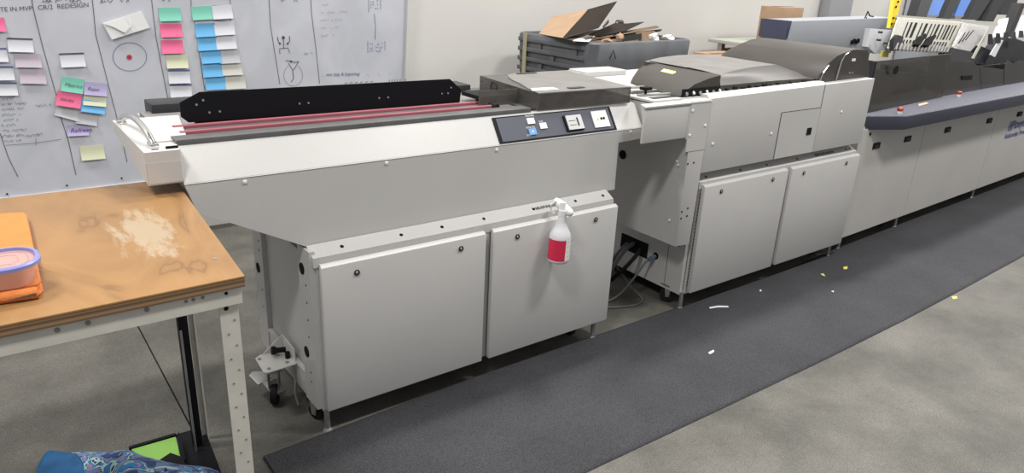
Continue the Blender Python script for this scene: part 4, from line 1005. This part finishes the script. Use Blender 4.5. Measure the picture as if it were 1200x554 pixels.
for u, v, cl, l_ in ((236.5, 15, 'green', 'green note heading the blue column'), (260.5, 14, 'white', 'white note right of the green heading note'), (240.5, 35, 'blue', 'topmost blue note in the blue column'),
                     (263, 33, 'white', 'white note right of the topmost blue note'), (243, 51, 'blue', 'second blue note in the blue column'), (265, 49.5, 'white', 'white note right of the second blue note'),
                     (247.5, 66, 'blue', 'third blue note in the blue column'), (269, 66, 'pale', 'pale grey note right of the third blue note'), (249, 82, 'blue', 'fourth blue note in the blue column'),
                     (272, 80, 'cream', 'cream note right of the fourth blue note'), (252.5, 97, 'blue', 'lowest blue note, just above the black guide plate'), (276, 96, 'cream', 'cream note right of the lowest blue note')):
    note(u, v, 23.5, 15.5, cl, l_, -.05)
env = thing('torn_envelope', 'torn white envelope stuck askew above the drawn circle', 'envelope', wb(148, 35, .005))
MB().prism([wb(120, 27, .004), wb(165.7, 13, .004), wb(175, 31.7, .01), wb(130.5, 45.8, .012)], WBN * .004).build('envelope_body', WHITE, env)
MB().prism([wb(120, 27, .012), wb(141, 20.5, .012), wb(152, 30, .020), wb(144, 37, .022), wb(132, 31, .016)], WBN * .001).build('torn_flap', WHITE, env)
mb_ = MB(); ribbon(mb_, [wb(150, 21, .02), wb(153, 28, .024), wb(145, 37, .026)], .008, WBN); mb_.build('torn_edge', PAPER, env)

# ------------------------------------------------------------------ plywood table
TB = thing('work_table', 'plywood-topped work table on a cream perforated steel frame at lower left', 'table', (0, 2.3, 0))
TX0, TZ = -.66, 1.0
TF, TR = 1.579, 2.472   # front and rear edge
tp = MB()
tp.prism([(TX0, TF, TZ - .006), (.443, TF, TZ - .006), (.496, TR, TZ - .006), (TX0, TR + .01, TZ - .006)], (0, 0, .006), .0015)
top_ = tp.build('tabletop', PLY, TB)
m = MB(); m.prism([(TX0, TF + .001, TZ - .027), (.442, TF + .001, TZ - .027), (.495, TR - .001, TZ - .027), (TX0, TR + .009, TZ - .027)], (0, 0, .021)); m.build('plywood_edge', PLYE, top_)
for u, v in ((252, 303), (197, 217), (110, 338 - 30)):
    if u == 110: continue
    q = at(u, v, z=TZ); MB().cyl((q.x, q.y, TZ - .001), (q.x, q.y, TZ + .0012), .006, n=14).build('countersunk_screw', STEEL, top_)
def angle_bar(p0, p1, d1, d2, w=.045, t=.004):
    m = MB(); p0, p1, d1, d2 = map(Vector, (p0, p1, d1, d2))
    m.prism([p0, p0 + d1 * w, p0 + d1 * w + d2 * t, p0 + d2 * t + d1 * t, p0 + d2 * w + d1 * t, p0 + d2 * w], p1 - p0)
    return m
fz = TZ - .027
LF, LR = TF + .012, 2.445
angle_bar((TX0 + .02, LF - .004, fz), (.435, LF - .004, fz), (0, 0, -1), (0, 1, 0), .044).build('apron', FRAMEP, TB)
for u, v in ((67, 381.5), (103, 373), (172, 357.5), (218, 348), (226.5, 346), (237.5, 343.5), (265, 338.5)):
    q = at(u, v + 5, y=LF - .004)
    MB().cyl((q.x, LF - .003, q.z), (q.x, LF - .0055, q.z), .0055 if u < 200 else .004, n=12).build('apron_hole', BEDGREY if u < 240 else SEAM, TB)
angle_bar((.434, LF, fz), (.470, LR, fz), (0, 0, -1), (-1, 0, 0), .040).build('apron', FRAMEP, TB)
angle_bar((TX0 + .02, LR, fz), (.462, LR, fz), (0, 0, -1), (0, -1, 0), .040).build('apron', FRAMEP, TB)
for (x_, y_, sx_, sy_) in ((.426, LF + .004, -1, 1), (.499, LR, -1, -1), (TX0 + .05, LF + .004, 1, 1), (TX0 + .05, LR, 1, -1)):
    l_ = angle_bar((x_, y_, 0), (x_, y_, fz - .001), (sx_, 0, 0), (0, sy_, 0), .043 if y_ < 2 else .020, .004).build('leg', FRAMEP, TB)
    if x_ > 0 and y_ < 2:
        for k in range(22):
            z_ = .92 - k * .034
            MB().cyl((x_ - (.012 if k % 2 else .028), y_ + .001, z_), (x_ - (.012 if k % 2 else .028), y_ - .0012, z_), .0026 if k else .0055, n=10).build('leg_hole', BEDGREY if k else SEAM, l_)
# black pole and base plate under the table
BS = thing('pole_stand', 'black pole on a flat black base plate under the plywood table', 'stand', (.45, 2.42, 0))
MB().prism([at(207, 511.5, z=.0), at(233, 504, z=0), at(243, 513, z=0), at(262, 562, z=0), at(220, 562, z=0)], (0, 0, .012), .002).build('base_plate', BLACK, BS)
MB().box(.436, .466, 2.385, 2.418, .012, .97, .002).build('pole', BLACK, BS)
MB().cyl((.436, 2.362, .012), (.436, 2.362, .5), .004).build('rod', STEEL, BS)
# towel
def towel():
    root = thing('folded_towel', 'folded orange microfibre towel on the plywood tabletop', 'towel', (-.1, 2.2, TZ))
    P0, P1, P2, P3 = at(33, 259, z=TZ), at(52, 347, z=TZ), at(-70, 366, z=TZ), at(-60, 268, z=TZ)
    for lv in range(3):
        z0 = TZ + .0085 * lv; m = MB(); sh = Vector((-.004 * (lv % 2), .006 * lv, 0))
        pts = []
        cs_ = [P2, P1, P0, P3]; 
        for i in range(4):
            a = cs_[i]; nx_ = cs_[(i + 1) % 4]; pv = cs_[i - 1]
            for t in (0, .5, 1):
                d0 = (pv - a).normalized() * .025; d1 = (nx_ - a).normalized() * .025
                pts.append(a + d0 * (1 - t) ** 2 + d1 * t ** 2 + sh)
        m.prism([Vector((p.x, p.y, z0)) for p in pts], (0, 0, .008), .003)
        m.build('towel_layer', TOWEL, root, smooth=60)
    # front fold roll
    a, c_ = Vector((P2.x, P2.y, TZ + .012)), Vector((P1.x - .01, P1.y, TZ + .012))
    m = MB()
    m.loft([[p + Vector((0, .014 * math.cos(t) - .001, .0125 * math.sin(t))) for t in [2 * math.pi * k / 12 for k in range(12)]] for p in (a, a.lerp(c_, .3) + Vector((0, 0, .001)), a.lerp(c_, .7), c_)])
    m.build('towel_fold', TOWEL, root, smooth=60)
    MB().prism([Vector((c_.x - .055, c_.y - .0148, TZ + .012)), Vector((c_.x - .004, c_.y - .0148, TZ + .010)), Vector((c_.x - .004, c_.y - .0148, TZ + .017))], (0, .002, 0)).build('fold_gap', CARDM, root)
towel()
# tub
def rrect(cx, cy, hx, hy, rc, z, n=6):
    pts = []
    for sx_, sy_, a0 in ((1, 1, 0), (-1, 1, 90), (-1, -1, 180), (1, -1, 270)):
        for k in range(n + 1):
            t = math.radians(a0 + 90 * k / n); pts.append(Vector((cx + sx_ * (hx - rc) + rc * math.cos(t), cy + sy_ * (hy - rc) + rc * math.sin(t), z)))
    return pts
tb = thing('food_container', 'pinkish clear food container with violet-blue lid rim on the orange towel', 'container', (-.05, 2.15, TZ + .026))
zc = TZ + .026
HX, HY = .112, .068
lid_r = at(46.5, 296, z=zc + .052); cy_ = lid_r.y; cx_ = lid_r.x - HX
def rr_(ins, z): return rrect(cx_, cy_, HX - ins, HY - ins, .058 - ins, z)
MB().loft([rr_(.018, zc), rr_(.014, zc + .004), rr_(.007, zc + .042)]).build('tub', TUB, tb)
MB().loft([rr_(.004, zc + .042), rr_(0, zc + .043), rr_(0, zc + .050), rr_(.004, zc + .053), rr_(.009, zc + .053), rr_(.011, zc + .048), rr_(.010, zc + .042), rr_(.0045, zc + .0418)], cap=False).build('lid_rim', LIDBLUE, tb)
MB().loft([rr_(.010, zc + .044), rr_(.010, zc + .047)]).build('lid_panel', LIDCLR, tb)
m = MB()
for s_ in (.022, .040):
    pts = rr_(s_, zc + .0475); m.tube(pts + [pts[0]], .001, 5)
m.build('lid_ridge', LIDCLR, tb)

# ------------------------------------------------------------------ bag and lime board on the floor
def bag():
    root = thing('printed_bag', 'crumpled blue bag with swirling printed fabric on the floor under the table', 'bag', (.2, 2.3, 0))
    outline = [(45, 575, .0), (50, 545, .0), (58, 531, .05), (85, 529, .07), (112, 528, .09), (130, 524, .12), (150, 522.5, .14), (165, 529, .13), (190, 534, .12), (215, 540, .10), (240, 547, .08), (262, 556, .05), (268, 580, .0)]
    # ridge line in world at its height, then falls to floor in front and behind
    def cloth(idx, m_, name):
        n = len(idx); secs = []
        rnd = random.Random(5)
        for (u, v, hgt) in idx:
            p = at(u, v, z=hgt + .02)
            row = []
            for k in range(15):
                t = k / 14; yy = p.y + .10 - .42 * t
                z_ = (hgt + .02) * max(0, math.sin(math.pi * min(1, max(0, (t + .06) / 1.1)))) ** .55
                z_ += .010 * math.sin(9 * t + u * .13) * (0 < k < 14) + rnd.uniform(-.004, .004) * (0 < k < 14)
                row.append((p.x + .012 * math.sin(t * 7 + u * .05), yy, max(.004, z_)))
            secs.append(row)
        MB().loft(secs, closed=False).build(name, m_, root, smooth=60)
    cloth(outline[3:], BAGM, 'printed_side')
    cloth([(44, 560, .0), (50, 545, .02), (58, 531, .055), (72, 530, .07), (90, 529, .08)], BAGBLUE, 'blue_side')
    for ch in root.children:
        sd = ch.modifiers.new('s', 'SOLIDIFY'); sd.thickness = .004
        sb = ch.modifiers.new('d', 'SUBSURF'); sb.levels = 1; sb.render_levels = 1
bag()
gb_ = MB().prism([at(154, 528.5, z=.03), at(206, 513.5, z=.05), at(213, 543, z=.04), at(175, 545, z=.03)], (0, 0, .008), .001).build('lime_folder', GREENB, None)
tag(gb_, 'lime green folder with black border lying beside the printed bag', 'folder')
e_ = MB(); pa_, pb_ = at(152, 528.5, z=.03), at(207, 512.5, z=.05); e_.prism([pa_, pb_, pb_ + Vector((0, .014, 0)), pa_ + Vector((0, .014, 0))], (0, 0, .012)); pc_ = at(214, 543, z=.04)
e_.prism([pb_, pc_, pc_ + Vector((.012, 0, 0)), pb_ + Vector((.012, .012, 0))], (0, 0, .012)); e_.build('folder_border', BLACK, gb_)
MB().prism([at(182, 545, z=.06), at(200, 533, z=.06), at(214, 538, z=.06), at(219, 549, z=.06)], (0, 0, .01)).build('folder_strap', RUBBER, gb_)

# ------------------------------------------------------------------ spray bottle hanging on the ledge
bx, by = 1.925, 2.150
SBt = thing('spray_bottle', 'white spray bottle with red label hanging by its trigger from the ledge', 'bottle', (bx, by, .52))
MB().lathe([(.036, 0), (.044, .004), (.047, .014), (.047, .115), (.044, .130), (.033, .150), (.025, .164), (.019, .185), (.018, .205), (.0165, .212)], (bx, by, .518), (.03, 0, 1), 32).build('bottle_body', BOTTLE, SBt, smooth=60)
m = MB(); secs = []
for z_ in (.018, .112):
    secs.append([Vector((bx + .0008 + .03 * z_ + .0482 * math.cos(a), by + .0482 * math.sin(a), .518 + z_)) for a in [math.radians(150 + 112 * k / 16) for k in range(17)]])
m.loft(secs, closed=False); m.build('red_label', REDLABEL, SBt, smooth=60)
m = MB(); secs = []
for z_ in (.018, .112):
    secs.append([Vector((bx + .0008 + .03 * z_ + .0482 * math.cos(a), by + .0482 * math.sin(a), .518 + z_)) for a in [math.radians(264 + 50 * k / 10) for k in range(11)]])
m.loft(secs, closed=False); lw = m.build('white_label', LABELW, SBt, smooth=60)
m = MB()
for k, (t, s_) in enumerate((('HEAVY', .013), ('ml 500', .009), ('spray', .009), ('clean', .009))):
    a = math.radians(276); p = Vector((bx + .003 + .0492 * math.cos(a), by + .0492 * math.sin(a), .518 + .098 - .021 * k))
    text_into(m, t, p, (math.cos(math.radians(20)), math.sin(math.radians(20)) * 1, 0), (0, 0, 1), s_)
m.build('label_print', INK, lw, smooth=0)
m = MB()
m.cyl((bx + .006, by, .728), (bx + .007, by, .752), .0175, n=24)
hd = m.build('collar', WHITE, SBt)
m = MB()    # sprayer head body (elongated, hooked over the ledge)
hx0, hx1 = at(651.5, 235, y=by + .050), at(668.5, 250, y=by - .025)
ax = (hx1 - hx0).normalized(); sdv = ax.cross(Vector((0, 0, 1))).normalized(); upv = sdv.cross(ax)
secs = []
for t, w_, h_ in ((-.1, .005, .006), (-.06, .013, .013), (.25, .018, .019), (.62, .019, .020), (.95, .018, .018), (1.08, .013, .013), (1.12, .005, .006)):
    c_ = hx0.lerp(hx1, t); secs.append([c_ + sdv * w_ * math.cos(a) + upv * h_ * math.sin(a) for a in [2 * math.pi * k / 14 for k in range(14)]])
m.loft(secs); m.build('sprayer_head', WHITE, SBt, smooth=60)
MB().cyl((bx + .007, by, .750), (bx + .008, by + .004, .785), .013, n=16).build('sprayer_neck', WHITE, SBt)
MB().tube([(bx - .002, by + .035, .785), (bx - .012, by + .052, .765), (bx - .010, by + .058, .742), (bx, by + .046, .724)], .005).build('trigger', WHITE, SBt)

# ------------------------------------------------------------------ debris on the mat / floor
def scrap(pts, m_, label, nm='paper_scrap', z_=.0125):
    m = MB(); P = [at(u, v, z=z_) for u, v in pts]
    m.prism(P, (0, 0, .0015)); tag(m.build(nm, m_, None, smooth=0), label, 'paper scrap', 'litter on the mat and floor')
scrap([(831, 360), (842, 358.2), (853, 358.6), (854, 360), (842, 360), (832, 361.5)], PAPER, 'long white paper strip on the mat below the left door of the middle machine')
scrap([(890, 340), (892, 339), (892.5, 341), (890.5, 341.5)], PAPER, 'tiny white scrap on the mat under the middle of the two doors')
scrap([(961.5, 321), (965, 320.5), (967, 323.5), (964.5, 322.8)], LABELYEL, 'yellowish curled scrap on the mat near the right foot of the middle machine')
scrap([(988, 313), (993, 312), (993, 315), (989, 315.5)], LABELYEL, 'round yellowish scrap on the mat, furthest right')
scrap([(830, 413), (836, 410), (837, 412), (832, 415)], PAPER, 'short curled white thread at the middle of the mat')
scrap([(1115, 347.5), (1121, 347), (1122, 349.5), (1117, 350.5)], LABELYEL, 'pale yellow scrap on the concrete at the mat front edge', z_=.0005)
scrap([(974, 341.2), (977, 340.5), (977, 342.3)], PAPER, 'speck of white paper on the mat below the yellowish scraps')

# ------------------------------------------------------------------ light
def area(x, y, z, sx_, sy_, e, col=(1, .98, .95), rot=(0, 0, 0)):
    l = bpy.data.lights.new('ceiling_light', 'AREA'); l.shape = 'RECTANGLE'; l.size = sx_; l.size_y = sy_; l.energy = e; l.color = col
    o = bpy.data.objects.new('ceiling_light', l); COL.objects.link(o); o.location = (x, y, z); o.rotation_euler = rot
    return o
for x_ in (-1.5, 3.5, 8.5, 13.5):
    for y_ in (.2, 3.3):
        area(x_, y_, 5.4, 1.2, .5, 175)
w = bpy.data.worlds.new('World'); SC.world = w; w.use_nodes = True
w.node_tree.nodes['Background'].inputs['Color'].default_value = (.985, .985, 1, 1); w.node_tree.nodes['Background'].inputs['Strength'].default_value = .36

# ------------------------------------------------------------------ camera
cd = bpy.data.cameras.new('camera'); co = bpy.data.objects.new('camera', cd); COL.objects.link(co); SC.camera = co
cd.sensor_width = 36; cd.lens = F / 1200 * 36; cd.clip_start = .05; cd.clip_end = 200
Mx = Matrix(((RC[0][0], -RC[1][0], -RC[2][0], CAM.x), (RC[0][1], -RC[1][1], -RC[2][1], CAM.y), (RC[0][2], -RC[1][2], -RC[2][2], CAM.z), (0, 0, 0, 1)))
co.matrix_world = Mx
SC.view_settings.view_transform = 'Standard'; SC.view_settings.look = 'None'; SC.view_settings.gamma = 1; SC.view_settings.use_curve_mapping = False
SC.view_settings.exposure = 0.0
